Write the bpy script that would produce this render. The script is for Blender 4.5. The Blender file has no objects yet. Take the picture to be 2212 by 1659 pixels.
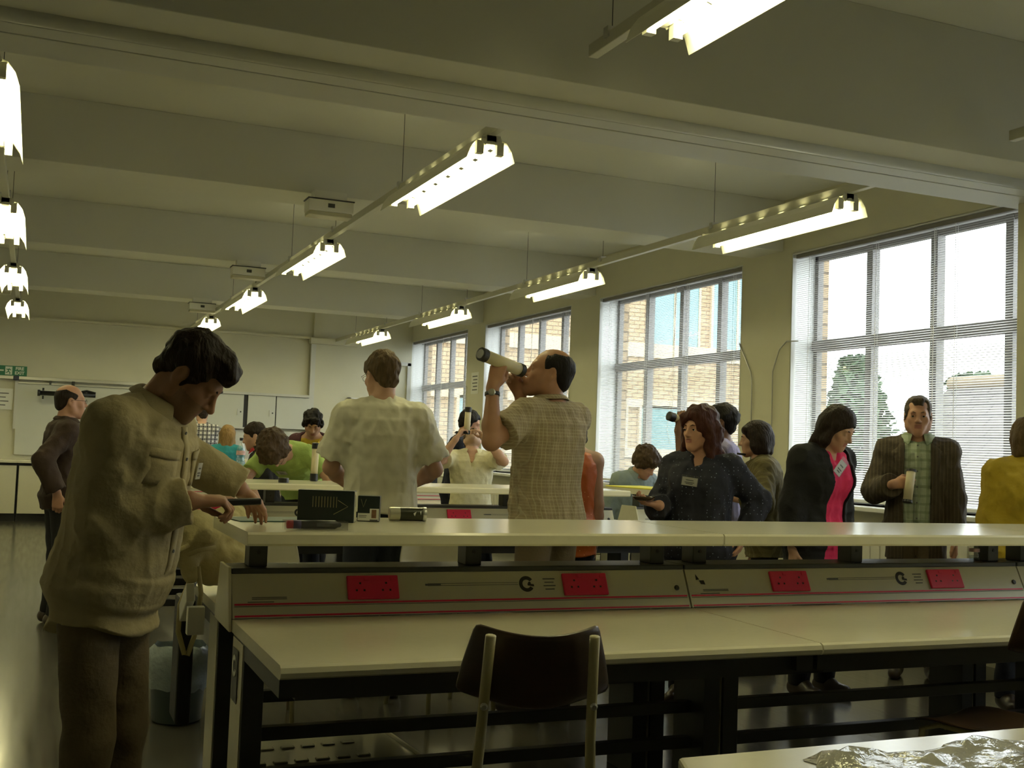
import bpy, math, random
import numpy as np
from mathutils import Vector, Matrix, Euler

SC = bpy.context.scene
COL = SC.collection

# ---------------------------------------------------------------- camera
CAM_H = 1.355
_yaw, _pitch, _roll = 0.39959, 0.05624, 0.03662
_f = Vector((math.sin(_yaw) * math.cos(_pitch), math.cos(_yaw) * math.cos(_pitch), math.sin(_pitch)))
_r0 = Vector((math.cos(_yaw), -math.sin(_yaw), 0)); _u0 = _r0.cross(_f)
_r = math.cos(_roll) * _r0 + math.sin(_roll) * _u0
_u = -math.sin(_roll) * _r0 + math.cos(_roll) * _u0
cam_d = bpy.data.cameras.new('camera')
cam_d.sensor_fit = 'HORIZONTAL'; cam_d.sensor_width = 36.0; cam_d.lens = 36.0 * 2432.14 / 2212
cam_d.clip_start = 0.05; cam_d.clip_end = 500
cam = bpy.data.objects.new('camera', cam_d); COL.objects.link(cam)
cam.matrix_world = Matrix(((_r.x, _u.x, -_f.x, 0), (_r.y, _u.y, -_f.y, 0), (_r.z, _u.z, -_f.z, CAM_H), (0, 0, 0, 1)))
SC.camera = cam

# ---------------------------------------------------------------- sky, exposure
W = bpy.data.worlds.new('overcast_sky'); SC.world = W; W.use_nodes = True
_bg = W.node_tree.nodes['Background']
_bg.inputs[0].default_value = (0.93, 0.97, 1.0, 1); _bg.inputs[1].default_value = 6.5
SC.view_settings.view_transform = 'Standard'; SC.view_settings.look = 'None'
SC.view_settings.exposure = 0.0; SC.view_settings.gamma = 1.0; SC.view_settings.use_curve_mapping = False
SC.cycles.use_denoising = True
SC.cycles.max_bounces = 8; SC.cycles.diffuse_bounces = 5; SC.cycles.glossy_bounces = 3
SC.cycles.transparent_max_bounces = 16; SC.cycles.sample_clamp_indirect = 6.0
TUBE_COL = (1.0, 0.93, 0.50); TUBE_E = 28.0

# ---------------------------------------------------------------- materials
_M = {}
def mat(name, col, rough=0.6, var=0.0, vscale=8.0, bump=0.0, bscale=40.0, metal=0.0, spec=0.5, emit=None, es=0.0, stretch=None, sheen=0.0, coords='Object'):
    if name in _M: return _M[name]
    m = bpy.data.materials.new(name); m.use_nodes = True; nt = m.node_tree; b = nt.nodes['Principled BSDF']
    b.inputs['Base Color'].default_value = (*col, 1); b.inputs['Roughness'].default_value = rough
    b.inputs['Metallic'].default_value = metal; b.inputs['Specular IOR Level'].default_value = spec
    if sheen: b.inputs['Sheen Weight'].default_value = sheen
    if emit: b.inputs['Emission Color'].default_value = (*emit, 1); b.inputs['Emission Strength'].default_value = es
    if var or bump:
        tc = nt.nodes.new('ShaderNodeTexCoord'); mp = nt.nodes.new('ShaderNodeMapping')
        nt.links.new(tc.outputs[coords], mp.inputs[0])
        if stretch: mp.inputs['Scale'].default_value = stretch
    if var:
        n = nt.nodes.new('ShaderNodeTexNoise'); n.inputs['Scale'].default_value = vscale; n.inputs['Detail'].default_value = 5
        nt.links.new(mp.outputs[0], n.inputs['Vector'])
        mx = nt.nodes.new('ShaderNodeMix'); mx.data_type = 'RGBA'
        mx.inputs[6].default_value = (*[max(0, c * (1 - var)) for c in col], 1); mx.inputs[7].default_value = (*[min(1, c * (1 + var)) for c in col], 1)
        nt.links.new(n.outputs[0], mx.inputs[0]); nt.links.new(mx.outputs[2], b.inputs['Base Color'])
    if bump:
        n2 = nt.nodes.new('ShaderNodeTexNoise'); n2.inputs['Scale'].default_value = bscale; n2.inputs['Detail'].default_value = 4
        nt.links.new(mp.outputs[0], n2.inputs['Vector'])
        bp = nt.nodes.new('ShaderNodeBump'); bp.inputs['Strength'].default_value = bump; bp.inputs['Distance'].default_value = 0.01
        nt.links.new(n2.outputs[0], bp.inputs['Height']); nt.links.new(bp.outputs[0], b.inputs['Normal'])
    _M[name] = m
    return m

def node_mat(name, rough=0.8):
    m = bpy.data.materials.new(name); m.use_nodes = True
    b = m.node_tree.nodes['Principled BSDF']; b.inputs['Roughness'].default_value = rough
    _M[name] = m
    return m, m.node_tree, b

def math_node(nt, op, a, b=None, c=None):
    n = nt.nodes.new('ShaderNodeMath'); n.operation = op
    for i, x in enumerate((a, b, c)):
        if x is None: continue
        if isinstance(x, (int, float)): n.inputs[i].default_value = x
        else: nt.links.new(x, n.inputs[i])
    return n.outputs[0]

def mix_col(nt, fac, a, b):
    mx = nt.nodes.new('ShaderNodeMix'); mx.data_type = 'RGBA'
    if isinstance(fac, (int, float)): mx.inputs[0].default_value = fac
    else: nt.links.new(fac, mx.inputs[0])
    for i, x in ((6, a), (7, b)):
        if isinstance(x, tuple): mx.inputs[i].default_value = (*x, 1)
        else: nt.links.new(x, mx.inputs[i])
    return mx.outputs[2]

def stripes_mat(name, base, layers, rough=0.85, bump=0.25, bscale=60):
    """cloth with woven stripes: layers = (axis 0/1/2, spacing m, width share, colour, strength)"""
    m, nt, b = node_mat(name, rough)
    tc = nt.nodes.new('ShaderNodeTexCoord'); sp = nt.nodes.new('ShaderNodeSeparateXYZ'); nt.links.new(tc.outputs['Object'], sp.inputs[0])
    wn = nt.nodes.new('ShaderNodeTexNoise'); wn.inputs['Scale'].default_value = 5; nt.links.new(tc.outputs['Object'], wn.inputs['Vector'])
    wob = math_node(nt, 'MULTIPLY', wn.outputs[0], min([q[1] for q in layers]) * .5)
    cur = base
    for ax, s, w, c, k in layers:
        v = math_node(nt, 'ADD', sp.outputs[ax], wob)
        fr = math_node(nt, 'FRACT', math_node(nt, 'MULTIPLY', v, 1.0 / s))
        on = math_node(nt, 'MULTIPLY', math_node(nt, 'LESS_THAN', fr, w), k)
        cur = mix_col(nt, on, cur, c)
    nt.links.new(cur, b.inputs['Base Color'])
    n2 = nt.nodes.new('ShaderNodeTexNoise'); n2.inputs['Scale'].default_value = bscale; nt.links.new(tc.outputs['Object'], n2.inputs['Vector'])
    bp = nt.nodes.new('ShaderNodeBump'); bp.inputs['Strength'].default_value = bump; bp.inputs['Distance'].default_value = 0.01
    nt.links.new(n2.outputs[0], bp.inputs['Height']); nt.links.new(bp.outputs[0], b.inputs['Normal'])
    return m

def dots_mat(name, base, dot, scale=30, size=0.12, rough=0.8):
    m, nt, b = node_mat(name, rough)
    tc = nt.nodes.new('ShaderNodeTexCoord'); vo = nt.nodes.new('ShaderNodeTexVoronoi'); vo.inputs['Scale'].default_value = scale
    vo.inputs['Randomness'].default_value = 0.35
    nt.links.new(tc.outputs['Object'], vo.inputs['Vector'])
    on = math_node(nt, 'LESS_THAN', vo.outputs['Distance'], size)
    nt.links.new(mix_col(nt, on, base, dot), b.inputs['Base Color'])
    n2 = nt.nodes.new('ShaderNodeTexNoise'); n2.inputs['Scale'].default_value = 25; nt.links.new(tc.outputs['Object'], n2.inputs['Vector'])
    bp = nt.nodes.new('ShaderNodeBump'); bp.inputs['Strength'].default_value = 0.3; bp.inputs['Distance'].default_value = 0.01
    nt.links.new(n2.outputs[0], bp.inputs['Height']); nt.links.new(bp.outputs[0], b.inputs['Normal'])
    return m

def glass_mat(name, tint=(1, 1, 1), gloss=0.08, rough=0.02):
    m = bpy.data.materials.new(name); m.use_nodes = True; nt = m.node_tree; nt.nodes.clear()
    o = nt.nodes.new('ShaderNodeOutputMaterial'); t = nt.nodes.new('ShaderNodeBsdfTransparent'); g = nt.nodes.new('ShaderNodeBsdfGlossy')
    t.inputs[0].default_value = (*tint, 1); g.inputs['Roughness'].default_value = rough
    mx = nt.nodes.new('ShaderNodeMixShader'); mx.inputs[0].default_value = gloss
    nt.links.new(t.outputs[0], mx.inputs[1]); nt.links.new(g.outputs[0], mx.inputs[2]); nt.links.new(mx.outputs[0], o.inputs[0])
    _M[name] = m
    return m

# ---------------------------------------------------------------- geometry collector
class G:
    def __init__(s): s.v = []; s.f = []
    def add(s, vs, fs):
        b = len(s.v); s.v += [tuple(map(float, p)) for p in vs]; s.f += [tuple(b + i for i in f) for f in fs]; return s
    def bx(s, x0, y0, z0, x1, y1, z1):
        x0, x1 = min(x0, x1), max(x0, x1); y0, y1 = min(y0, y1), max(y0, y1); z0, z1 = min(z0, z1), max(z0, z1)
        return s.add([(x0, y0, z0), (x1, y0, z0), (x1, y1, z0), (x0, y1, z0), (x0, y0, z1), (x1, y0, z1), (x1, y1, z1), (x0, y1, z1)],
                     [(0, 3, 2, 1), (4, 5, 6, 7), (0, 1, 5, 4), (1, 2, 6, 5), (2, 3, 7, 6), (3, 0, 4, 7)])
    def obox(s, c, size, rot):
        R = rot.to_matrix() if hasattr(rot, 'to_matrix') else rot
        c = Vector(c); h = [q / 2 for q in size]
        vs = [c + R @ Vector((sx * h[0], sy * h[1], sz * h[2])) for sx, sy, sz in ((-1, -1, -1), (1, -1, -1), (1, 1, -1), (-1, 1, -1), (-1, -1, 1), (1, -1, 1), (1, 1, 1), (-1, 1, 1))]
        return s.add(vs, [(0, 3, 2, 1), (4, 5, 6, 7), (0, 1, 5, 4), (1, 2, 6, 5), (2, 3, 7, 6), (3, 0, 4, 7)])
    def tube(s, pts, r, n=8, cap=True):
        pts = [Vector(p) for p in pts]; rs = r if isinstance(r, (list, tuple)) else [r] * len(pts)
        ref = None; rings = []
        for i, p in enumerate(pts):
            d = (pts[min(i + 1, len(pts) - 1)] - pts[max(i - 1, 0)]).normalized()
            if ref is None: ref = Vector((0, 0, 1)) if abs(d.z) < .9 else Vector((1, 0, 0))
            a = (ref - d * ref.dot(d)).normalized(); b = d.cross(a); ref = a
            rings.append([p + rs[i] * (math.cos(2 * math.pi * k / n) * a + math.sin(2 * math.pi * k / n) * b) for k in range(n)])
        vs = [q for ring in rings for q in ring]; fs = []
        for i in range(len(pts) - 1):
            for k in range(n):
                fs.append((i * n + k, i * n + (k + 1) % n, (i + 1) * n + (k + 1) % n, (i + 1) * n + k))
        if cap: fs += [tuple(reversed(range(n))), tuple(range((len(pts) - 1) * n, len(pts) * n))]
        return s.add(vs, fs)
    def lathe(s, prof, c=(0, 0, 0), R=None, n=24, cap=True):
        c = Vector(c); vs = []; fs = []
        for r, z in prof:
            for k in range(n):
                p = Vector((r * math.cos(2 * math.pi * k / n), r * math.sin(2 * math.pi * k / n), z))
                vs.append(c + (R @ p if R else p))
        for i in range(len(prof) - 1):
            for k in range(n): fs.append((i * n + k, i * n + (k + 1) % n, (i + 1) * n + (k + 1) % n, (i + 1) * n + k))
        if cap: fs += [tuple(reversed(range(n))), tuple(range((len(prof) - 1) * n, len(prof) * n))]
        return s.add(vs, fs)
    def prism(s, poly, axis, a, b):
        """2-D polygon extruded along an axis: axis 'x' poly=(y,z), 'y' poly=(x,z), 'z' poly=(x,y)"""
        def P(p, t): return {'x': (t, p[0], p[1]), 'y': (p[0], t, p[1]), 'z': (p[0], p[1], t)}[axis]
        n = len(poly); vs = [P(p, a) for p in poly] + [P(p, b) for p in poly]
        fs = [tuple(range(n)), tuple(reversed(range(n, 2 * n)))] + [(i, n + i, n + (i + 1) % n, (i + 1) % n) for i in range(n)]
        return s.add(vs, fs)
    def sheet(s, rows, closed=False, two=False):
        n = len(rows[0]); vs = [p for r in rows for p in r]; fs = []
        for i in range(len(rows) - 1):
            for k in range(n if closed else n - 1):
                fs.append((i * n + k, i * n + (k + 1) % n, (i + 1) * n + (k + 1) % n, (i + 1) * n + k))
        return s.add(vs, fs)
    def build(s, name, m, parent=None, origin=None, smooth=False, bevel=0.0, solid=0.0, sub=0, label=None, fix=True):
        me = bpy.data.meshes.new(name)
        o3 = origin or (0, 0, 0)
        me.from_pydata([(x - o3[0], y - o3[1], z - o3[2]) for x, y, z in s.v], [], s.f); me.update()
        if fix:
            import bmesh
            bm = bmesh.new(); bm.from_mesh(me); bmesh.ops.recalc_face_normals(bm, faces=bm.faces); bm.to_mesh(me); bm.free()
        ob = bpy.data.objects.new(name, me); COL.objects.link(ob)
        if isinstance(m, (list, tuple)):
            for q in m: me.materials.append(q)
        else: me.materials.append(m)
        if parent is not None: ob.parent = parent
        elif origin: ob.location = origin
        if smooth: me.polygons.foreach_set('use_smooth', [True] * len(me.polygons))
        if solid:
            md = ob.modifiers.new('thick', 'SOLIDIFY'); md.thickness = solid; md.offset = 0
        if sub:
            md = ob.modifiers.new('sub', 'SUBSURF'); md.levels = sub; md.render_levels = sub
        if bevel:
            md = ob.modifiers.new('bevel', 'BEVEL'); md.width = bevel; md.segments = 2; md.limit_method = 'ANGLE'; md.angle_limit = math.radians(40)
        if label: ob['label'] = label
        return ob

def thing(name, label, cat, loc=(0, 0, 0), rotz=0.0, group=None):
    o = bpy.data.objects.new(name, None); COL.objects.link(o); o.empty_display_size = 0.05
    o.location = loc; o.rotation_euler = (0, 0, rotz); o['label'] = label; o['category'] = cat
    if group: o['group'] = group
    return o

def tag(o, label, cat, group=None):
    o['label'] = label; o['category'] = cat
    if group: o['group'] = group
    return o

def struct(o):
    o['kind'] = 'structure'; return o

def dup(root, loc, label, rotz=None, group=None):
    r = root.copy(); COL.objects.link(r); r.location = loc; r['label'] = label
    if rotz is not None: r.rotation_euler = (0, 0, rotz)
    if group: r['group'] = group
    def rec(src, dst):
        for ch in list(src.children):
            if ch.name.startswith('~'): continue
            c = ch.copy(); COL.objects.link(c); c.parent = dst; rec(ch, c)
    rec(root, r)
    return r

def text_mesh(name, body, size, m, loc, rot, parent=None, extrude=0.0005, align='CENTER', shear=0.0, bold=0.0):
    cu = bpy.data.curves.new(name, 'FONT'); cu.body = body; cu.size = size; cu.extrude = extrude; cu.align_x = align; cu.align_y = 'CENTER'; cu.shear = shear; cu.offset = bold
    t = bpy.data.objects.new(name, cu); COL.objects.link(t)
    dg = bpy.context.evaluated_depsgraph_get(); me = bpy.data.meshes.new_from_object(t.evaluated_get(dg))
    bpy.data.objects.remove(t); me.name = name
    ob = bpy.data.objects.new(name, me); COL.objects.link(ob); me.materials.clear(); me.materials.append(m)
    ob.location = loc; ob.rotation_euler = rot
    if parent is not None: ob.parent = parent
    return ob
# ================================================================ the room
rng = random.Random(7)
M_wall = mat('cream_wall_paint', (0.62, 0.60, 0.46), 0.55, var=0.05, vscale=3, bump=0.08, bscale=60)
M_ceil = mat('white_ceiling_paint', (0.66, 0.65, 0.56), 0.8, var=0.04, vscale=2, bump=0.06, bscale=40)
M_trim = mat('grey_white_trim', (0.60, 0.60, 0.55), 0.45, var=0.04, vscale=6)
M_cream = mat('cream_laminate', (0.70, 0.67, 0.50), 0.19, var=0.03, vscale=30, bump=0.02, bscale=250)
M_dark = mat('dark_grey_metal', (0.035, 0.037, 0.036), 0.42, var=0.1, vscale=20)
M_black = mat('black_plastic', (0.012, 0.012, 0.012), 0.35, var=0.1, vscale=30)
M_wmetal = mat('white_enamel', (0.72, 0.71, 0.62), 0.35, var=0.03, vscale=20)
M_red = mat('red_socket_plastic', (0.62, 0.015, 0.075), 0.4, var=0.05, vscale=30)
M_chrome = mat('brushed_aluminium', (0.6, 0.6, 0.57), 0.3, metal=0.9, var=0.04, vscale=30)
M_board = mat('whiteboard_enamel', (0.60, 0.61, 0.55), 0.3, var=0.03, vscale=4)
M_frame = mat('grey_steel_window_frame', (0.22, 0.21, 0.20), 0.5, var=0.08, vscale=15)
M_reveal = mat('white_reveal_paint', (0.75, 0.76, 0.74), 0.5, var=0.03, vscale=5)
M_slat = mat('white_slat_enamel', (0.80, 0.81, 0.80), 0.4, var=0.02, vscale=20)
M_paper = mat('white_paper', (0.78, 0.78, 0.72), 0.8, var=0.02, vscale=30)
M_ink = mat('grey_print', (0.12, 0.12, 0.12), 0.7, var=0.05, vscale=30)
M_tube = mat('lit_fluorescent_tube', (0.9, 0.9, 0.8), 0.4, emit=TUBE_COL, es=TUBE_E)
M_refl = mat('white_reflector', (0.84, 0.83, 0.70), 0.4, var=0.02, vscale=20)
M_rail = mat('white_rail_enamel', (0.55, 0.54, 0.44), 0.35, var=0.05, vscale=15)

# floor: polished sheet vinyl with faint scuffs
m, nt, b = node_mat('polished_vinyl', 0.22)
tc = nt.nodes.new('ShaderNodeTexCoord'); n1 = nt.nodes.new('ShaderNodeTexNoise'); n1.inputs['Scale'].default_value = 2.2; n1.inputs['Detail'].default_value = 6
nt.links.new(tc.outputs['Object'], n1.inputs['Vector'])
mp = nt.nodes.new('ShaderNodeMapping'); mp.inputs['Scale'].default_value = (14, 0.7, 1); nt.links.new(tc.outputs['Object'], mp.inputs[0])
n2 = nt.nodes.new('ShaderNodeTexNoise'); n2.inputs['Scale'].default_value = 2.0; nt.links.new(mp.outputs[0], n2.inputs['Vector'])
c1 = mix_col(nt, n1.outputs[0], (0.06, 0.056, 0.042), (0.10, 0.093, 0.07))
nt.links.new(c1, b.inputs['Base Color'])
nt.links.new(math_node(nt, 'MULTIPLY_ADD', n2.outputs[0], 0.16, 0.10), b.inputs['Roughness'])
M_floor = m
fl = G().bx(-2.0, -3.2, -0.12, 6.45, 19.2, 0.0).build('floor', M_floor); struct(fl)

CZ = 3.62
# ceiling slab and the cross beams, one per bay
struct(G().bx(-2.0, -3.2, CZ, 6.45, 19.4, CZ + 0.2).build('ceiling', M_ceil))
for i, (y0, y1, z0) in enumerate(((4.40, 4.72, 2.965), (8.16, 8.62, 3.17), (11.77, 12.22, 3.17), (15.38, 15.83, 3.17), (18.86, 19.3, 3.08), (0.75, 1.2, 3.17))):
    struct(G().bx(-2.0, y0, z0, 6.0, y1, CZ).build('beam_%d' % (i + 1), M_ceil, bevel=0.004))
# folding partition head under the near beam, with its track groove
g = G().bx(-2.0, 4.72, 2.925, 6.0, 4.84, CZ).bx(-2.0, 4.852, 2.925, 6.0, 5.10, CZ)
struct(g.build('trim_1', M_trim, bevel=0.003))
struct(G().bx(-2.0, 4.84, 2.96, 6.0, 4.852, CZ).build('trim_2', M_dark))
struct(G().tube([(-2.0, 4.69, 2.955), (6.0, 4.69, 2.955)], 0.035, 16).build('trim_3', M_trim, smooth=True))
# stacked partition jamb at the window end
struct(G().bx(5.36, 4.86, 0, 5.50, 4.99, 2.925).bx(5.50, 4.80, 0, 6.0, 5.03, 2.925).build('wall_partition', M_wall, bevel=0.004))
struct(G().bx(5.485, 4.785, 0, 5.52, 4.80, 2.925).build('trim_4', M_chrome))
hg = thing('door_latch', 'small brass latch on the partition post beside the nearest window', 'latch', (5.43, 4.86, 1.31))
G().bx(-0.02, -0.012, -0.06, 0.02, 0, 0.06).build('plate', M_chrome, hg, bevel=0.002)
G().tube([(0, -0.012, 0), (0, -0.04, 0), (0.035, -0.04, 0)], 0.007, 8).build('latch_lever', M_chrome, hg, smooth=True)

# window wall: openings between pillars
WIN = [(16.00, 18.78), (12.42, 15.28), (8.78, 11.66), (5.15, 8.03), (1.65, 4.40)]   # far ... near
SZ, TZ = 1.0, 3.13
g = G(); g.bx(6.0, -3.2, 0, 6.26, 19.4, SZ); g.bx(6.0, -3.2, TZ, 6.26, 19.4, CZ)
edges = [-3.2] + [e for w in reversed(WIN) for e in w] + [19.4]
for i in range(0, len(edges), 2): g.bx(6.0, edges[i], SZ, 6.26, edges[i + 1], TZ)
struct(g.build('wall_right', M_wall))
# outer brick leaf
m, nt, b = node_mat('buff_brick', 0.85)
tc = nt.nodes.new('ShaderNodeTexCoord'); sp = nt.nodes.new('ShaderNodeSeparateXYZ'); nt.links.new(tc.outputs['Object'], sp.inputs[0])
cb = nt.nodes.new('ShaderNodeCombineXYZ'); nt.links.new(math_node(nt, 'ADD', sp.outputs[0], sp.outputs[1]), cb.inputs[0]); nt.links.new(sp.outputs[2], cb.inputs[1])
br = nt.nodes.new('ShaderNodeTexBrick'); br.inputs['Scale'].default_value = 1.0; br.inputs['Brick Width'].default_value = 0.34; br.inputs['Row Height'].default_value = 0.115
br.inputs['Mortar Size'].default_value = 0.012; br.inputs['Color1'].default_value = (0.36, 0.26, 0.15, 1); br.inputs['Color2'].default_value = (0.44, 0.33, 0.20, 1); br.inputs['Mortar'].default_value = (0.16, 0.115, 0.07, 1)
nt.links.new(cb.outputs[0], br.inputs['Vector']); nt.links.new(br.outputs[0], b.inputs['Base Color'])
M_brick = m
g = G(); g.bx(6.30, -3.2, -4, 6.38, 19.4, SZ - 0.05); g.bx(6.30, -3.2, TZ + 0.02, 6.38, 19.4, 6)
for i in range(0, len(edges), 2): g.bx(6.30, edges[i] - (0.02 if i else 0), SZ - 0.05, 6.38, edges[i + 1] + 0.02, TZ + 0.02)
struct(g.build('wall_right_outer', M_brick))

WN = ['in the far corner', 'second from the far corner', 'behind the man raising a tube', 'nearest the camera', 'unseen beyond the partition post']
M_pane = glass_mat('window_glass', (0.96, 0.98, 0.97), 0.06)
for i, (y0, y1) in enumerate(WIN):
    g = G(); fr = 0.05
    g.bx(6.24, y0, SZ, 6.30, y0 + fr, TZ).bx(6.24, y1 - fr, SZ, 6.30, y1, TZ).bx(6.24, y0, SZ, 6.30, y1, SZ + fr).bx(6.24, y0, TZ - fr, 6.30, y1, TZ)
    n = 4
    for k in range(1, n):
        yc = y1 - (y1 - y0) * k / n; g.bx(6.23, yc - 0.035, SZ, 6.31, yc + 0.035, TZ)
    g.bx(6.22, y0, 2.285, 6.31, y1, 2.375)
    wf = struct(g.build('window_%d' % (i + 1), M_frame, bevel=0.003, origin=(6.26, (y0 + y1) / 2, SZ)))
    G().bx(6.268, y0 + .02, SZ + .02, 6.272, y1 - .02, TZ - .02).build('window_pane', M_pane, wf, origin=(6.26, (y0 + y1) / 2, SZ))
    # white lining of the reveal and the sill board
    rv = G().bx(6.0, y0 - 0.004, SZ, 6.24, y0 + 0.008, TZ).bx(6.0, y1 - 0.008, SZ, 6.24, y1 + 0.004, TZ).bx(6.0, y0, TZ - 0.008, 6.24, y1, TZ + 0.004)
    struct(rv.build('trim_%d' % (10 + i), M_reveal))
    struct(G().bx(5.84, y0 - 0.03, SZ - 0.035, 6.24, y1 + 0.03, SZ).build('sill_%d' % (i + 1), M_reveal, bevel=0.006))
    # venetian blind
    X = 6.045
    bl = thing('venetian_blind', 'white venetian blind let down over the window ' + WN[i], 'blind', (X, (y0 + y1) / 2, TZ - 0.02), 0, 'venetian blinds at the tall windows')
    org = bl.location[:]
    ya, yb = y0 + 0.02, y1 - 0.02
    G().bx(X - 0.02, ya, TZ - 0.045, X + 0.02, yb, TZ - 0.01).build('head_rail', M_frame, bl, origin=org, bevel=0.003)
    v = []; f = []; z = TZ - 0.075; g = G(); pitch = 0.0178; tilt = math.radians(48 if i == 4 else 20); hw = .0125  # the unseen near blind has steeper slats to hold back daylight
    while z > SZ + 0.05:
        rows = []
        for t, hgt in ((-1, 0), (0, 0.0016), (1, 0)):
            dx = t * hw
            rows.append([(X + dx * math.cos(tilt), ya, z + hgt + dx * math.sin(tilt)), (X + dx * math.cos(tilt), yb, z + hgt + dx * math.sin(tilt))])
        g.sheet(rows); z -= pitch + rng.uniform(-.0006, .0006)
    g.build('slats', M_slat, bl, origin=org, fix=False)
    G().bx(X - 0.012, ya, SZ + 0.02, X + 0.012, yb, SZ + 0.045).build('bottom_rail', M_slat, bl, origin=org, bevel=0.003)
    g = G()
    for k in range(4):
        yy = ya + (yb - ya) * (0.06 + 0.293 * k)
        for dx in (-0.0115, 0.0115): g.bx(X + dx - 0.0006, yy - 0.002, SZ + 0.04, X + dx + 0.0006, yy + 0.002, TZ - 0.04)
    g.build('ladder_tape', M_slat, bl, origin=org)
    yy = y0 + (y1 - y0) * 0.42
    G().tube([(X - 0.03, yy, TZ - 0.05), (X - 0.032, yy, 1.75)], 0.003, 6).tube([(X - 0.03, yy - 0.02, TZ - 0.05), (X - 0.04, yy + 0.03, 1.9), (X - 0.035, yy + 0.09, 1.6), (X - 0.032, yy + 0.03, 1.45)], 0.002, 5).build('pull_cord', M_slat, bl, origin=org)

# low window bench carcass and heaters under the sills
for i, (y0, y1) in enumerate(WIN[:4]):
    h = thing('radiator', 'cream panel radiator under the window ' + WN[i], 'radiator', (5.95, (y0 + y1) / 2, 0.12), 0, 'radiators below the window sills')
    org = h.location[:]
    g = G().bx(5.88, y0 + .15, .14, 5.94, y1 - .15, .84)
    for k in range(24):
        yy = y0 + .2 + (y1 - y0 - .4) * k / 23; g.bx(5.868, yy - .03, .18, 5.88, yy + .03, .80)
    g.build('heating_panel', M_wmetal, h, origin=org, bevel=0.004)
    G().tube([(5.91, y0 + .2, .14), (5.91, y0 + .2, 0.0)], .014, 8).build('feed_pipe', M_wmetal, h, origin=org)
    G().bx(5.94, y0 + .5, .3, 5.998, y0 + .54, .7).bx(5.94, y1 - .54, .3, 5.998, y1 - .5, .7).build('wall_bracket', M_dark, h, origin=org)

# blind cords run down the pillars
for lab, pts in (('grey cord clipped down the pillar beside the blind behind the standing tube man', [(6.0, 8.80, 2.40), (5.985, 8.76, 2.36), (5.985, 8.59, 2.12), (5.985, 8.57, 2.02), (5.985, 8.56, 1.2)]),
                 ('grey cord curling onto the pillar from the nearest blind', [(6.02, 7.95, 2.36), (5.985, 8.07, 2.365), (5.985, 8.17, 2.30), (5.985, 8.26, 2.11), (5.985, 8.25, 1.2)]),
                 ('grey cord hanging beside the paper notice on the far pillar', [(6.0, 12.44, 2.33), (5.985, 12.38, 2.2), (5.985, 12.36, 1.3)]),
                 ('grey cord hanging from the far corner blind over its pillar', [(6.02, 16.02, 2.32), (5.985, 15.93, 2.2), (5.985, 15.92, 1.4)])):
    tag(G().tube(pts, 0.006, 6).build('blind_cord', M_chrome, smooth=True, origin=pts[-1]), lab, 'cord', 'blind cords on the pillars')
pn = thing('paper_notice', 'white paper notice taped to the pillar between the two far windows', 'notice', (5.997, 15.62, 2.29))
G().bx(-0.002, -0.15, -0.16, 0, 0.15, 0.16).build('sheet', M_paper, pn)
g = G()
for k in range(5): g.bx(-0.0035, -0.10, 0.10 - 0.05 * k - 0.008, -0.002, 0.10 - 0.03 * (k % 2), 0.10 - 0.05 * k + 0.008)
g.build('printed_lines', M_ink, pn)

# ---------------------------------------------------------------- far wall
struct(G().bx(-2.0, 18.8, 0, 4.26, 19.1, 3.62).bx(4.26, 18.74, 0, 6.0, 19.1, 3.62).build('wall_back', M_wall))
struct(G().bx(-2.0, 18.70, 3.05, 4.26, 18.86, 3.085).build('trim_20', M_wall))
struct(G().bx(4.22, 18.71, 0, 4.30, 18.78, 3.06).build('trim_21', M_trim))
struct(G().bx(4.18, 18.60, 2.97, 5.0, 18.76, 3.07).build('trim_22', M_wall, bevel=0.004))
struct(G().bx(5.60, 18.70, 0, 5.66, 18.76, 2.75).bx(5.92, 18.70, 0, 5.98, 18.76, 2.75).bx(5.6, 18.70, 2.70, 5.98, 18.76, 2.76).build('trim_23', M_trim))
struct(G().bx(-2.0, -3.2, 0, -1.75, 19.1, 3.62).build('wall_left', M_wall))
struct(G().bx(-2.0, -3.4, 0, 6.26, -3.2, 3.62).build('wall_front', M_wall))

# pink picture in a white frame
pf = thing('framed_picture', 'pale pink picture in a white frame on the far wall', 'picture', (5.2, 18.735, 1.80))
G().bx(-.32, -.03, -.30, -.26, 0, .30).bx(.26, -.03, -.30, .32, 0, .30).bx(-.32, -.03, .24, .32, 0, .30).bx(-.32, -.03, -.30, .32, 0, -.24).build('frame', M_reveal, pf)
G().bx(-.26, -.012, -.24, .26, -.004, .24).build('picture_panel', mat('pale_pink_print', (0.52, 0.33, 0.40), 0.6, var=0.08, vscale=3), pf)

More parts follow.
